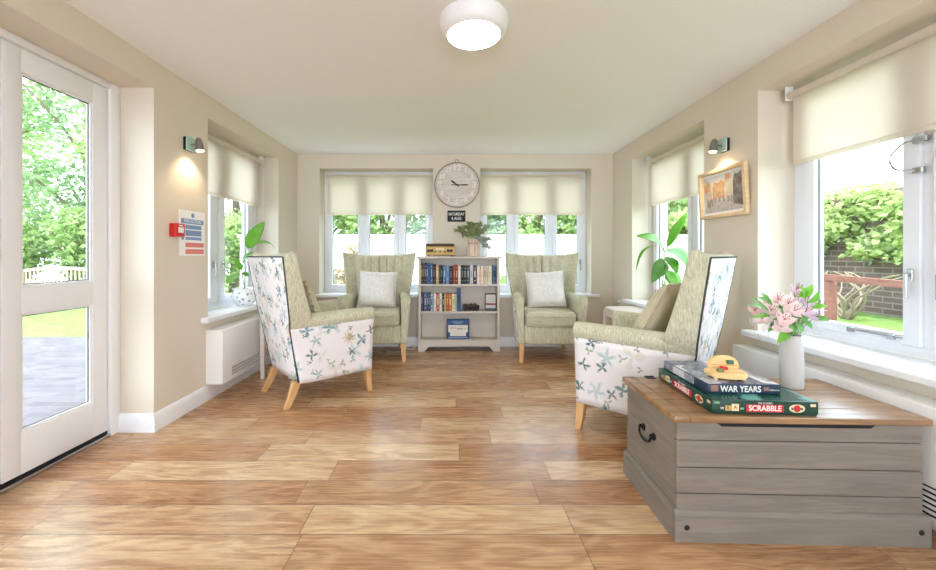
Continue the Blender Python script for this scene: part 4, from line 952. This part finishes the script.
# plinth moulding with sloped top
t = 0.014
def mould(p0, p1, nx, ny):
    pr = [(0.0, 0.0), (0.016, 0.0), (0.016, 0.104), (0.010, 0.116), (0.003, 0.121), (0.0, 0.121)]
    loft(q, [[(p[0] + nx * a, p[1] + ny * a, z) for a, z in pr] for p in (p0, p1)])
for a_, b_, nx, ny, mt in (((-W2, t, 0), (W2, t, 0), 0, -1, 'greywash'), ((-W2, DP - t, 0), (W2, DP - t, 0), 0, 1, 'greywash'), ((-W2 + t, 0.0145, 0), (-W2 + t, DP - 0.0145, 0), -1, 0, 'greywash_end'), ((W2 - t, 0.0145, 0), (W2 - t, DP - 0.0145, 0), 1, 0, 'greywash_end')):
    q = B(); mould(a_, b_, nx, ny); obj('plinth', q, M[mt], ct, angle=25)
for x in (-0.445, 0.452):
    q = B(); ball(q, (x, -0.002, 0.058), 0.011, (1, 0.5, 1)); obj('stud', q, M['iron'], ct, label='black iron stud')
q = B(); box(q, (-W2 - 0.006, -0.006, 0.474), (-W2 + 0.055, DP + 0.004, 0.500), 0.004, 2)
for i in range(5): box(q, (-W2 + 0.0565, -0.006 + i * 0.102 + 0.001, 0.474), (W2 + 0.004, -0.006 + (i + 1) * 0.102 - 0.001, 0.500), 0.003, 1)
obj('lid', q, M['lidwood'], ct, angle=25)
for x in (-0.36, 0.13, 0.33):
    q = B(); box(q, (x - 0.02, DP - 0.035, 0.4995), (x + 0.02, DP - 0.008, 0.503), 0.001); cyl(q, (x - 0.022, DP - 0.005, 0.502), (x + 0.022, DP - 0.005, 0.502), 0.006, n=10); obj('lid_hinge', q, M['iron'], ct)
hd = B(); X = -W2 + 0.014
for y in (0.20, 0.30):
    cyl(hd, (X, y, 0.325), (X - 0.006, y, 0.325), 0.016, n=14); cyl(hd, (X - 0.005, y, 0.325), (X - 0.020, y, 0.325), 0.006, n=10)
tube(hd, spline([(X - 0.016, 0.20, 0.335), (X - 0.018, 0.194, 0.322), (X - 0.022, 0.208, 0.300), (X - 0.024, 0.25, 0.291), (X - 0.022, 0.292, 0.300), (X - 0.018, 0.306, 0.322), (X - 0.016, 0.30, 0.335)], 6), 0.0055, 10)
obj('drop_handle', hd, M['iron'], ct, label='black drop handle')

# ------------------------------------------------------------------ things on the chest
LZ = 0.5005
M['gamegreen'] = plain('game_box_green', (22, 62, 48), 0.4, 0.45); M['gamered'] = plain('game_red', (200, 40, 52), 0.45); M['cream'] = plain('tile_cream', (232, 212, 170), 0.5); M['gold'] = plain('game_gold', (206, 170, 90), 0.5)
bx_ = thing('board_game_box', 'large dark green board game box flat on the chest', 'board game', (1.051, 1.570, LZ), R(-3.2))
w, dp, ht = 0.408, 0.455, 0.056
k = NT('game_lid_print'); P = k.sep(k.coord()); n = k.noise(k.coord(), 7, 3); sw = k.math('SINE', k.math('ADD', k.math('MULTIPLY', P[0], 26.0), k.math('MULTIPLY', n, 6.0)))
M['gamelid'] = k.fin(k.mix(k.smooth(sw, 0.1, 0.9), lin((24, 74, 60)), lin((96, 160, 146))), 0.25, 0.5)
q = B(); box(q, (0.003, 0.003, 0), (w - 0.003, dp - 0.003, 0.030), 0.002); obj('box_base', q, M['gamegreen'], bx_)
q = B(); box(q, (0, 0, 0.006), (w, dp, ht), 0.002); obj('box_lid', q, M['gamegreen'], bx_)
q = B(); box(q, (0.008, 0.008, ht), (w - 0.008, dp - 0.008, ht + 0.0004)); obj('lid_artwork', q, M['gamelid'], bx_)
def game_face(T, L):
    """printing on one side of the box: T maps (along, out, up) to the box"""
    def pb(nm, mat, a0, a1, z0, z1, out=0.0006):
        q = B(); box(q, (a0 * L, -out, z0), (a1 * L, 0.0003, z1)); xf(q, q.verts, T); return obj(nm, q, mat, bx_)
    pb('name_panel', M['gamered'], 0.325, 0.675, 0.011, 0.041)
    pb('letter_tile', M['gold'], 0.125, 0.18, 0.015, 0.035); pb('letter_tile', M['cream'], 0.185, 0.255, 0.014, 0.042)
    pb('corner_badge', bm_((120, 170, 120)), 0.02, 0.07, 0.042, 0.050); pb('corner_badge', M['cream'], 0.925, 0.975, 0.036, 0.047)
    q = B(); v = cyl(q, (0.80 * L, 0.0003, 0.028), (0.80 * L, -0.0006, 0.028), 0.030, n=24); xf(q, q.verts, Matrix.Translation((0.80 * L, 0, 0.028)) @ Matrix.Diagonal((1.0, 1, 0.55, 1)) @ Matrix.Translation((-0.80 * L, 0, -0.028))); xf(q, q.verts, T); obj('emblem', q, M['cream'], bx_)
    q = B(); v = cyl(q, (0.80 * L, 0.0003, 0.028), (0.80 * L, -0.0009, 0.028), 0.014, n=20); xf(q, q.verts, T); obj('emblem_centre', q, M['gamered'], bx_)
    q = B(); box(q, (0.745 * L, -0.0009, 0.022), (0.765 * L, 0, 0.032)); box(q, (0.83 * L, -0.0009, 0.022), (0.855 * L, 0, 0.032)); box(q, (0.77 * L, -0.0010, 0.0095), (0.825 * L, 0, 0.013)); xf(q, q.verts, T); obj('emblem_detail', q, bm_((60, 120, 90)), bx_)
    e = T.to_euler()
    def tx(nm, s, size, a, z, mat, sx=1.0, b=0.0):
        p = T @ Vector((a * L, -0.0009, z)); rot = (T.to_3x3() @ Matrix.Rotation(PI / 2, 3, 'X')).to_euler(); text(nm, s, size, mat, bx_, p, rot, 0.0003, sx, None, b)
    tx('name_lettering', 'SCRABBLE', 0.030, 0.5, 0.026, M['whitetext'], 0.92, 0.0006); tx('tile_lettering', 'R', 0.016, 0.152, 0.025, M['black']); tx('tile_lettering', 'A', 0.020, 0.22, 0.028, M['black']); tx('small_lettering', 'THE CLASSIC', 0.010, 0.5, 0.047, M['whitetext'], 1.0); tx('small_lettering', 'W', 0.014, 0.095, 0.024, M['whitetext']); tx('small_lettering', 'RD', 0.010, 0.285, 0.024, M['whitetext'])
game_face(Matrix.Identity(4), w)
game_face(Matrix.Translation((0, dp, 0)) @ Matrix.Rotation(-PI / 2, 4, 'Z'), dp)

z2 = LZ + ht + 0.0008
pz = thing('puzzle_box', 'navy picture puzzle box titled WAR YEARS atop the green box', 'puzzle box', (1.080, 1.639, z2), R(-2.0))
w, dp, ht2 = 0.298, 0.366, 0.041
k = NT('photo_collage'); v = k.node('ShaderNodeTexVoronoi', feature='F1', distance='CHEBYCHEV'); k.set(v.inputs['Vector'], k.coord()); v.inputs['Scale'].default_value = 11.0; g = k.sep(v.outputs['Color']); n = k.noise(k.coord(), 60, 4, 0.7)
tone = k.math('ADD', k.math('MULTIPLY', g[0], 0.5), k.math('MULTIPLY', n, 0.7)); c = k.mix(k.smooth(tone, 0.3, 0.9), lin((84, 92, 112)), lin((216, 216, 222))); M['collage'] = k.fin(k.mix(k.math('MULTIPLY', k.math('GREATER_THAN', g[1], 0.82), 0.5), c, lin((206, 150, 110))), 0.22, 0.5)
M['navy'] = plain('puzzle_navy', (34, 52, 74), 0.4, 0.45)
q = B(); box(q, (0.002, 0.002, 0), (w - 0.002, dp - 0.002, 0.02), 0.002); obj('box_base', q, M['navy'], pz)
q = B(); box(q, (0, 0, 0.004), (w, dp, ht2), 0.002); obj('box_lid', q, M['navy'], pz)
q = B(); box(q, (0.004, 0.004, ht2), (w - 0.004, dp - 0.004, ht2 + 0.0004)); obj('lid_photographs', q, M['collage'], pz)
q = B(); box(q, (-0.0005, 0.10, 0.006), (0.0004, dp - 0.004, ht2 - 0.002)); obj('side_photographs', q, M['collage'], pz)
q = B(); box(q, (0.012, -0.0006, 0.010), (0.042, 0.0003, 0.036)); box(q, (0.228, -0.0006, 0.014), (0.250, 0.0003, 0.030)); obj('small_photographs', q, bm_((150, 110, 100)), pz)
text('title_lettering', 'WAR YEARS', 0.036, M['whitetext'], pz, (0.134, -0.0006, 0.020), (PI / 2, 0, 0), 0.0003, 0.85, None, 0.0006)
text('small_lettering', '1000 pieces', 0.009, M['whitetext'], pz, (0.272, -0.0006, 0.018), (PI / 2, 0, 0), 0.0003)

z3 = z2 + ht2 + 0.0008
ty = thing('wooden_peg_toy', 'small rounded wooden toy with coloured pegs on puzzle box', 'toy', (1.214, 1.712, z3), R(-6))
def dshape(w_, d_, n=16): return [(w_ * math.cos(PI + PI * i / n), d_ * math.sin(PI + PI * i / n)) for i in range(n + 1)]
q = B(); prism(q, [(a, b) for a, b in dshape(0.076, 0.056)] + [(0.076, 0.045), (-0.076, 0.045)], 0.010, 0.030, 'xy'); bmesh.ops.bevel(q, geom=list(q.edges), offset=0.003, segments=2, affect='EDGES'); obj('base_board', q, M['toywood'], ty)
q = B(); pl = [(0.012 + 0.064 * math.copysign(abs(math.cos(t)) ** 0.7, math.cos(t)), 0.030 + 0.056 * abs(math.sin(t)) ** 0.8) for t in [PI * i / 20 for i in range(21)]]; prism(q, pl, 0.046, 0.066, 'xz'); bmesh.ops.bevel(q, geom=list(q.edges), offset=0.003, segments=2, affect='EDGES'); obj('upright_board', q, M['toywood'], ty)
q = B(); box(q, (-0.052, 0.046, 0.010), (0.075, 0.066, 0.0299), 0.003); obj('hinge_block', q, M['toywood'], ty)
for x, y in ((-0.058, -0.018), (0.052, -0.024), (-0.06, 0.036), (0.06, 0.036)):
    q = B(); cyl(q, (x, y, 0), (x, y, 0.011), 0.008, n=12); obj('foot', q, M['toywood'], ty)
for nm, mat, c, s in (('peg', bm_((62, 110, 88)), (0.034, 0.041, 0.060), (0.014, 0.006, 0.009)), ('peg', M['gamered'], (0.002, 0.030, 0.036), (0.013, 0.010, 0.007)), ('peg', bm_((112, 128, 84)), (-0.034, -0.008, 0.036), (0.013, 0.008, 0.007))):
    q = B(); box(q, [a - b for a, b in zip(c, s)], [a + b for a, b in zip(c, s)], 0.003); obj(nm, q, mat, ty)
q = B(); box(q, (-0.06, -0.02, 0.0298), (0.056, -0.0175, 0.0304)); box(q, (-0.045, 0.0455, 0.045), (0.068, 0.0462, 0.047)); obj('score_line', q, bm_((206, 96, 70)), ty)

VP = Vector((1.645, 1.885, LZ))
M['stone'] = plain('stoneware', (190, 186, 181), 0.55, 0.35, var=0.03, vscale=60, bump=0.05)
va = thing('stoneware_vase', 'tall pale grey stoneware vase holding pink flowers on the chest', 'vase', VP)
q = B(); lathe(q, [(0.0400, 0), (0.0447, 0.005), (0.0466, 0.02), (0.0474, 0.10), (0.0462, 0.17), (0.0423, 0.215), (0.0370, 0.238), (0.0354, 0.248), (0.0377, 0.254), (0.0339, 0.254), (0.0316, 0.246), (0.0370, 0.20), (0.0385, 0.05)], 44); bmesh.ops.recalc_face_normals(q, faces=q.faces); obj('vase_body', q, M['stone'], va)
q = B(); lathe(q, [(0.0350, 0.2505), (0.0381, 0.2535), (0.0366, 0.2565), (0.0335, 0.2545)], 40); bmesh.ops.recalc_face_normals(q, faces=q.faces); obj('rim', q, bm_((120, 130, 126)), va, label='thin darker rim')

bq = thing('flower_bouquet', 'bouquet of pink lilies and green leaves in stoneware vase', 'flowers', VP + Vector((0, 0, 0.24)))
DB = 1.885
def Q(u, v, dd=0.0): return at(u, v, DB + dd) - bq.location
rr = random.Random(3)
flowers = [(771, 311, -.05, 0), (784, 320, -.09, 0), (788, 304, -.07, 0), (778, 300, -.02, 0), (794, 311, -.08, 0), (805, 312, -.05, 1), (812, 316, -.02, 1), (806, 303, .0, 1), (795, 299, .03, 0), (762, 319, -.02, 0), (766, 306, .04, 0), (781, 327, -.06, 0), (816, 306, .05, 1), (796, 290, .02, 1), (755, 311, .03, 0)]
for i, (u, v, dd, li) in enumerate(flowers):
    c = Q(u, v, dd); root = Vector((0, 0, 0.0)); ax = (c - Vector((0, 0.02, -0.02))).normalized() * 0.6 + Vector((0, -0.55, 0.25)); ax.normalize()
    q = B(); tube(q, spline([(rr.uniform(-.02, .02), rr.uniform(-.02, .02), -0.16), (c.x * 0.25, c.y * 0.25, 0.01), c * 0.65 + Vector((0, 0, 0.01)), c - ax * 0.015], 5), 0.0026, 6)
    st = obj('flower_stem', q, M['stem'], bq)
    q = B(); e1 = ax.cross(Vector((0, 0, 1))).normalized(); e2 = ax.cross(e1).normalized(); sz = 0.046 if i < 13 else 0.036
    for j in range(6):
        t = 2 * PI * j / 6 + rr.uniform(-.15, .15) + i; dr = (e1 * math.cos(t) + e2 * math.sin(t)); opn = 0.75 if j % 2 else 0.95
        leaf(q, c - ax * 0.012, c + dr * sz * opn + ax * sz * (0.55 if j % 2 else 0.38), sz * 0.72, -0.16, tuple(ax - dr * 0.3), 0.25, 5)
    obj('flower', q, M['petal_lilac'] if li else M['petal'], bq, angle=180, label='lilac pink flower' if li else None)
    q = B()
    for j in range(5): t = 2 * PI * j / 5 + i; p1 = c + ax * 0.034 + (e1 * math.cos(t) + e2 * math.sin(t)) * 0.012; tube(q, [c, p1], 0.0009, 5); ball(q, p1, 0.0024, sub=1)
    obj('stamens', q, M['petal_mark'], bq)
lv = [((799, 297), (813, 284.5), .045, 0, (0.1, -1, 0.2)), ((808, 303), (818, 291), .05, 0, (0.3, -1, 0.3)), ((812, 308), (827, 306), .04, 0, (0.2, -0.7, 0.8)), ((814, 318), (830, 321), .038, 1, (0.1, -0.8, 0.6)), ((772, 304), (757, 297), .026, 1, (0, -1, .4)), ((768, 303), (761, 293), .026, 1, (0, -1, .3)), ((770, 313), (747, 304), .026, 1, (0, -.8, .6)), ((770, 316), (752, 318), .022, 0, (0, -.8, .6)), ((786, 328), (777, 343), .046, 0, (0, -1, .3)), ((776, 318), (768, 332), .03, 1, (-.2, -1, .2)), ((797, 322), (800, 334), .034, 1, (0, -1, .2)), ((802, 320), (812, 329), .034, 1, (.2, -1, .3)), ((798, 312), (806, 323), .04, 1, (0, -1, .3)), ((789, 322), (794, 334), .03, 1, (0, -1, .1)), ((792, 318), (800, 310), .03, 1, (0, -1, .3)), ((782, 312), (776, 306), .03, 1, (0, -1, .3)), ((764, 310), (750, 297), .016, 1, (0, -1, .3)), ((806, 298), (800, 286), .03, 0, (-.2, -1, .2))]
for (a, b_, wd, deep, nr) in lv:
    q = B(); dd = rr.uniform(-.06, 0.02); A = Q(a[0], a[1], dd * 0.5); Z = Q(b_[0], b_[1], dd - 0.02)
    tube(q, spline([(0, 0, 0.0), A * 0.55, A], 5), 0.0018, 5); o = obj('leaf_stalk', q, M['stem'], bq)
    q = B(); leaf(q, A, Z, wd, 0.12, nr, 0.2, 8); obj('bouquet_leaf', q, M['leaf_deep'] if deep else M['leaf_bright'], bq, angle=180)
q = B()
for i in range(26):
    sd = -1 if i % 2 else 1; u = 787 + sd * rr.uniform(14, 40); v = rr.uniform(318, 338) if i % 3 else rr.uniform(300, 322); p = Q(u, v, rr.uniform(-.08, .06)); m_ = p * 0.5 + Vector((0, 0, 0.01))
    tube(q, spline([(0, 0, 0.0), m_, p], 4), 0.0006, 4)
    for j in range(5): ball(q, p + Vector((rr.uniform(-.014, .014), rr.uniform(-.014, .014), rr.uniform(-.012, .012))), 0.0026, sub=1)
obj('filler_sprays', q, M['filler'], bq, label='fine grey white filler sprays')
# ------------------------------------------------------------------ the gardens outside
def brick_mat():
    k = NT('pale_brick_paving'); b = k.node('ShaderNodeTexBrick'); k.set(b.inputs['Vector'], k.coord()); b.inputs['Scale'].default_value = 1.0
    b.inputs['Brick Width'].default_value = 0.22; b.inputs['Row Height'].default_value = 0.11; b.inputs['Mortar Size'].default_value = 0.008
    b.inputs['Color1'].default_value = lin((100, 94, 97)); b.inputs['Color2'].default_value = lin((84, 78, 81)); b.inputs['Mortar'].default_value = lin((98, 92, 92))
    return k.fin(b.outputs[0], 0.85, 0.2)
k = NT('lawn_grass'); n = k.noise(k.coord(), 6, 5, 0.7); n2 = k.noise(k.mapping(k.coord(), (60, 60, 60)), 1.0, 2); M['lawn'] = k.fin(k.mix(k.smooth(k.math('ADD', k.math('MULTIPLY', n, .6), k.math('MULTIPLY', n2, .4)), .3, .7), lin((84, 112, 52)), lin((124, 146, 80))), 0.9, 0.1)
GZ = -0.10
q = B(); box(q, (-16, -6, GZ - 0.2), (XL - TL - 0.001, 5.9, GZ)); tag(obj('garden_patio', q, brick_mat()), 'pale brick garden patio outside the glazed door', 'patio', kind='structure')
q = B(); box(q, (-20, 5.9, GZ - 0.22), (12, 18, GZ - 0.012)); tag(obj('garden_lawn', q, M['lawn']), 'sunlit garden lawn beyond the brick patio', 'lawn', kind='structure')
q = B(); box(q, (XR + TR + 0.001, -6, GZ - 0.22), (12, 5.9, GZ - 0.012)); tag(obj('garden_lawn', q, M['lawn']), 'grass strip outside the right windows', 'lawn', kind='structure')
q = B(); prism(q, [(3.55, GZ - .02), (4.1, 0.22), (4.6, 0.33), (5.6, 0.36), (5.6, GZ - .02)], 2.4, 8.4, 'xz'); tag(obj('garden_grass_bank', q, M['lawn']), 'raised grass bank below the ivy covered fence', 'bank', kind='structure')
q = B(); box(q, (-4.6, 8.5, GZ - .02), (5.59, 8.68, 1.52), 0.01); box(q, (-4.65, 8.47, 1.52), (5.59, 8.71, 1.58), 0.012)
tag(obj('garden_wall', q, plain('white_render', (226, 222, 214), 0.9, 0.1)), 'white rendered garden wall behind the far windows', 'wall', kind='structure')
k = NT('dark_brick'); b = k.node('ShaderNodeTexBrick'); P = k.sep(k.coord()); k.set(b.inputs['Vector'], k.comb(P[1], P[2], 0.0)); b.inputs['Scale'].default_value = 1.0; b.inputs['Brick Width'].default_value = 0.23; b.inputs['Row Height'].default_value = 0.075; b.inputs['Mortar Size'].default_value = 0.008
b.inputs['Color1'].default_value = lin((112, 92, 84)); b.inputs['Color2'].default_value = lin((94, 78, 72)); b.inputs['Mortar'].default_value = lin((130, 122, 114)); k.fin(b.outputs[0], 0.9, 0.1)
q = B(); box(q, (5.6, 1.5, GZ - .02), (5.8, 14.0, 1.98), 0.01); tag(obj('garden_brick_wall', q, k.m), 'brick garden wall hung with ivy outside the right window', 'wall', kind='structure')

LEAFM = [thin('tree_leaf_mid', (118, 146, 82), (170, 190, 126), 0.45, 1.2, 0.6), thin('tree_leaf_fresh', (132, 160, 88), (180, 198, 132), 0.45, 1.2, 0.6), thin('tree_leaf_cool', (110, 140, 90), (160, 182, 132), 0.45, 1.2, 0.6), thin('ivy_leaf', (136, 160, 84), (198, 210, 144), 0.4, 2.5, 0.5), thin('red_leaf', (150, 84, 76), (180, 122, 108), 0.35, 3, 0.6), thin('shrub_tan', (150, 132, 100), (180, 164, 132), 0.35, 3, 0.7)]
M['bark'] = plain('tree_bark', (126, 112, 96), 0.95, 0.1, var=0.2, vscale=9)
def leaves(name, parent, blobs, n, size, mat, seed, shell=0.55):
    rg = random.Random(seed); V, Fc = [], []; tot = sum(b[3] ** 2 for b in blobs); acc = [b[3] ** 2 / tot for b in blobs]
    for _ in range(n):
        b = rg.choices(blobs, acc)[0]; d = Vector((rg.gauss(0, 1), rg.gauss(0, 1), rg.gauss(0, 1))).normalized(); rad = b[3] * (shell + (1 - shell) * rg.random()) * (0.9 + 0.2 * rg.random())
        p = Vector(b[:3]) + Vector((d.x * rad, d.y * rad, d.z * rad * (b[4] if len(b) > 4 else 1)))
        a = Vector((rg.gauss(0, 1), rg.gauss(0, 1), rg.gauss(0, 0.6))).normalized(); c = a.cross(d + Vector((rg.gauss(0, .5), rg.gauss(0, .5), rg.gauss(0, .5)))).normalized(); s = size * rg.uniform(0.6, 1.3); m = a.cross(c) * (0.12 * s)
        i = len(V); V += [p, p + a * s * .5 + c * s * .32 + m, p + a * s, p + a * s * .5 - c * s * .32 + m]; Fc += [(i, i + 1, i + 2), (i, i + 2, i + 3)]
    me = bpy.data.meshes.new(name); me.from_pydata([tuple(v) for v in V], [], Fc); me.materials.append(mat); o = bpy.data.objects.new(name, me); return link(o, parent)
def tree(label, x, y, ht, cr, mi, n, seed, group='trees around the garden', size=0.24):
    r = thing('garden_tree', label, 'tree', (x, y, GZ), 0, group); rg = random.Random(seed)
    q = B(); tube(q, spline([(0, 0, -0.05), (0.08, 0.05, ht * 0.3), (-0.05, 0, ht * 0.55), (0.1, 0, ht * 0.85)], 6), 0.16, 10, 0, 0.04)
    for i in range(5): a = rg.uniform(0, 6.28); z = ht * rg.uniform(.25, .6); tube(q, spline([(0.02, 0, z), (math.cos(a) * cr * .4, math.sin(a) * cr * .4, z + ht * .12), (math.cos(a) * cr * .8, math.sin(a) * cr * .8, z + ht * .2)], 4), 0.06, 6, 0, 0.02)
    obj('trunk', q, M['bark'], r)
    bl = [(0, 0, ht * 0.62, cr * 0.8, 1.2)] + [(rg.uniform(-.7, .7) * cr, rg.uniform(-.5, .5) * cr, ht * rg.uniform(0.16, 0.95), cr * rg.uniform(.35, .6), 0.8) for _ in range(15)]
    leaves('crown', r, bl, n, size, LEAFM[mi], seed); return r
tl = [(-16.2, 12.4, 8.0, 2.1, 0, 'mid green tree, outermost behind the bench'), (-13.6, 11.6, 7.6, 2.0, 1, 'fresh green tree standing behind the bench\'s outer end'), (-11.2, 12.0, 8.4, 2.1, 2, 'cool green tall tree directly behind the garden bench'), (-8.9, 11.4, 7.2, 1.9, 1, 'fresh green tree seen through the left wall window'), (-6.8, 12.2, 7.8, 2.0, 0, 'mid green tree where bench hedge meets the white wall'),
      (-4.2, 11.2, 5.0, 1.7, 0, 'leafy tree behind the white wall, at its bench end'), (-1.9, 11.0, 4.4, 1.6, 1, 'fresh green tree behind the white wall, left of the clock'), (0.4, 11.4, 4.6, 1.6, 2, 'cool green tree behind the white wall, below the clock'), (2.5, 11.0, 4.2, 1.5, 1, 'fresh green tree behind the white wall, right of the clock'), (4.6, 11.3, 5.0, 1.7, 0, 'mid green tree behind the white wall, at its brick end'),
      (7.1, 10.6, 6.2, 1.6, 1, 'fresh green tree above the brick wall, beyond the plant sill'), (7.4, 13.0, 7.2, 1.9, 2, 'cool green tree farthest along the brick wall')]
for i, (x, y, ht, cr, mi, lb) in enumerate(tl): tree(lb, x, y, ht, cr, mi, 6200, 40 + i, size=0.18)
def shrub(label, x, y, ht, w, mi, seed, n=900, z=GZ, size=0.10, group='shrubs along the garden walls'):
    r = thing('garden_shrub', label, 'shrub', (x, y, z), 0, group); rg = random.Random(seed); q = B()
    for i in range(7): a = rg.uniform(0, 6.28); tube(q, spline([(0, 0, -.03), (math.cos(a) * w * .2, math.sin(a) * w * .2, ht * .4), (math.cos(a) * w * .6, math.sin(a) * w * .6, ht * .85)], 4), 0.014, 5, 0, 0.005)
    obj('stem', q, M['bark'], r); leaves('shrub_foliage', r, [(rg.uniform(-.5, .5) * w, rg.uniform(-.4, .4) * w, ht * rg.uniform(.3, .85), w * .5, 1.0) for _ in range(7)], n, size, LEAFM[mi], seed)
shrub('tan twiggy shrub against the white wall, nearest its bench end', -2.1, 8.0, 1.55, .45, 5, 71); shrub('small green shrub by the white wall, below the clock\'s right', 1.0, 7.9, 0.8, .35, 1, 72)
shrub('slim green shrub by the white wall, left of the round one', 1.78, 8.1, 1.42, .16, 1, 74, 320); shrub('round fresh green shrub against the white wall behind the right armchair', 2.5, 7.9, 1.32, .36, 1, 75)
shrub('slender pale shrub against the white wall behind the right armchair', 1.35, 8.15, 1.42, .13, 2, 76, 220)
shrub('low red leaved shrub below the red rail fence', 4.95, 5.75, 0.62, .18, 4, 77, 500, 0.28, 0.08)

for i, (x, y, ht, w, mi, lb) in enumerate([(-14.6, 10.4, 2.4, 1.3, 0, 'broad hedge shrub under the trees, outermost behind the bench'), (-12.2, 10.6, 2.1, 1.2, 1, 'fresh green shrub under the trees behind the bench\'s outer half'), (-10.0, 10.5, 2.5, 1.2, 0, 'tall broad shrub under the trees directly behind the bench'), (-8.0, 10.3, 2.2, 1.2, 2, 'cool green broad shrub under the trees at the bench\'s inner end'), (-6.1, 10.2, 2.4, 1.2, 1, 'fresh green broad shrub nearest the end of the white wall')]):
    shrub(lb, x, y, ht, w, mi, 90 + i, 3000, GZ, 0.15, 'shrubs under the garden trees')
# ivy hanging over the brick wall: a mass nobody could count
rg = random.Random(9); bl = []
for i in range(90): bl.append((5.56 - rg.random() * 0.16, rg.uniform(2.2, 9.5), rg.uniform(1.15, 2.02), rg.uniform(.16, .30), 0.8))
for i in range(24): bl.append((5.7, rg.uniform(2.2, 9.5), rg.uniform(1.98, 2.06), rg.uniform(.10, .16), 0.7))
iv = leaves('garden_ivy', None, bl, 17000, 0.10, LEAFM[3], 21, 0.3); tag(iv, 'thick pale green ivy spilling over the brick garden wall', 'ivy', kind='stuff')

# red stained rail fence
rf = thing('garden_rail_fence', 'red stained garden rail fence outside the right window', 'fence', (4.42, 4.9, 0.25))
M['redwood'] = wood('red_stained_timber', (120, 74, 66), (146, 96, 86), 6, 1, 0.8)
q = B(); T0 = Vector((4.40, 4.9, 0.89)) - rf.location; T1 = Vector((4.34, 3.2, 0.84)) - rf.location
loft(q, [[p + Vector((dx, 0, dz)) for dx, dz in ((-.02, -.035), (.02, -.035), (.02, .035), (-.02, .035))] for p in (T0, T1)]); obj('rail', q, M['redwood'], rf)
for y in (4.55, 3.25):
    q = B(); box(q, (4.38 - rf.location.x, y - rf.location.y - 0.05, 0.0 - 0.1), (4.46 - rf.location.x, y - rf.location.y + 0.05, 0.62), 0.006); obj('post', q, M['redwood'], rf)
# contorted bare branches
cs = thing('contorted_branches', 'tangle of pale curly bare branches below the ivy', 'shrub', (4.95, 4.95, 0.33)); rg = random.Random(4)
M['twig'] = plain('pale_twigs', (150, 136, 116), 0.9, 0.1)
for i in range(16):
    q = B(); a = rg.uniform(0, 6.28); p = Vector((rg.uniform(-.05, .05), rg.uniform(-.08, .08), -0.04)); pts = [p]
    for j in range(6): a += rg.uniform(-1.2, 1.2); p = p + Vector((0.05 * math.cos(a), 0.14 * math.sin(a), 0.16 - 0.022 * j)); pts.append(p)
    tube(q, spline(pts, 5), 0.014, 6, 0, 0.006); obj('branch', q, M['twig'], cs)
# garden bench
bn = thing('garden_bench', 'pale wooden garden bench on the lawn before the trees', 'bench', (-9.75, 9.45, GZ - 0.012))
q = B()
for i in range(5): box(q, (-0.88, -0.30 + i * 0.10, 0.415), (0.88, -0.22 + i * 0.10, 0.44), 0.006, 1)
obj('seat', q, M['bench'], bn)
q = B(); pts = [(-0.90 + 1.8 * i / 12, 0.90 + 0.07 * math.sin(PI * i / 12)) for i in range(13)]
prism(q, pts + [(a, b - 0.08) for a, b in reversed(pts)], 0.235, 0.275, 'xz'); box(q, (-0.86, 0.235, 0.50), (0.86, 0.275, 0.56), 0.006, 1)
for i in range(17): x = -0.82 + 1.64 * i / 16; box(q, (x - 0.022, 0.245, 0.56), (x + 0.022, 0.265, 0.85 + 0.06 * math.sin(PI * (x + .9) / 1.8)))
obj('backrest', q, M['bench'], bn)
for s in (-1, 1):
    for y, zt in ((-0.27, 0.62), (0.255, 0.90)):
        q = B(); box(q, (s * 0.90 - 0.035, y - 0.03, 0), (s * 0.90 + 0.035, y + 0.03, zt), 0.006, 1); obj('leg', q, M['bench'], bn)
    q = B(); box(q, (s * 0.90 - 0.04, -0.33, 0.62), (s * 0.90 + 0.04, 0.23, 0.65), 0.01); obj('armrest', q, M['bench'], bn)

# ------------------------------------------------------------------ light and camera
wd = bpy.data.worlds.new('sky'); bpy.context.scene.world = wd; wd.use_nodes = True
bg = wd.node_tree.nodes['Background']; bg.inputs[0].default_value = (0.72, 0.855, 1.0, 1); bg.inputs[1].default_value = 5.2
sl = bpy.data.lights.new('sun', 'SUN'); sl.energy = 2.8; sl.angle = R(0.6); sl.color = (1.0, 0.96, 0.9)
so = bpy.data.objects.new('sun', sl); C.objects.link(so); so.location = (0, -4, 9); so.rotation_euler = Vector((0.08, 0.27, -0.96)).to_track_quat('-Z', 'Y').to_euler()

cam = bpy.data.cameras.new('camera'); cam.sensor_fit = 'HORIZONTAL'; cam.sensor_width = 36.0; cam.lens = F * 36.0 / 936.0
cam.shift_x = (468 - CX) / 936.0; cam.shift_y = -(285 - CY) / 936.0; cam.clip_start = 0.05; cam.clip_end = 200
co = bpy.data.objects.new('camera', cam); C.objects.link(co); co.location = (0, 0, EYE); co.rotation_euler = (PI / 2, 0, 0)
sc = bpy.context.scene; sc.camera = co
sc.view_settings.view_transform = 'Standard'; sc.view_settings.look = 'None'; sc.view_settings.exposure = 0.85; sc.view_settings.gamma = 1.0; sc.view_settings.use_curve_mapping = False
sc.cycles.use_denoising = True; sc.cycles.denoiser = 'OPENIMAGEDENOISE'
sc.cycles.max_bounces = 14; sc.cycles.diffuse_bounces = 8; sc.cycles.glossy_bounces = 4; sc.cycles.transmission_bounces = 8; sc.cycles.transparent_max_bounces = 24
sc.cycles.caustics_reflective = False; sc.cycles.caustics_refractive = False; sc.cycles.sample_clamp_indirect = 8.0
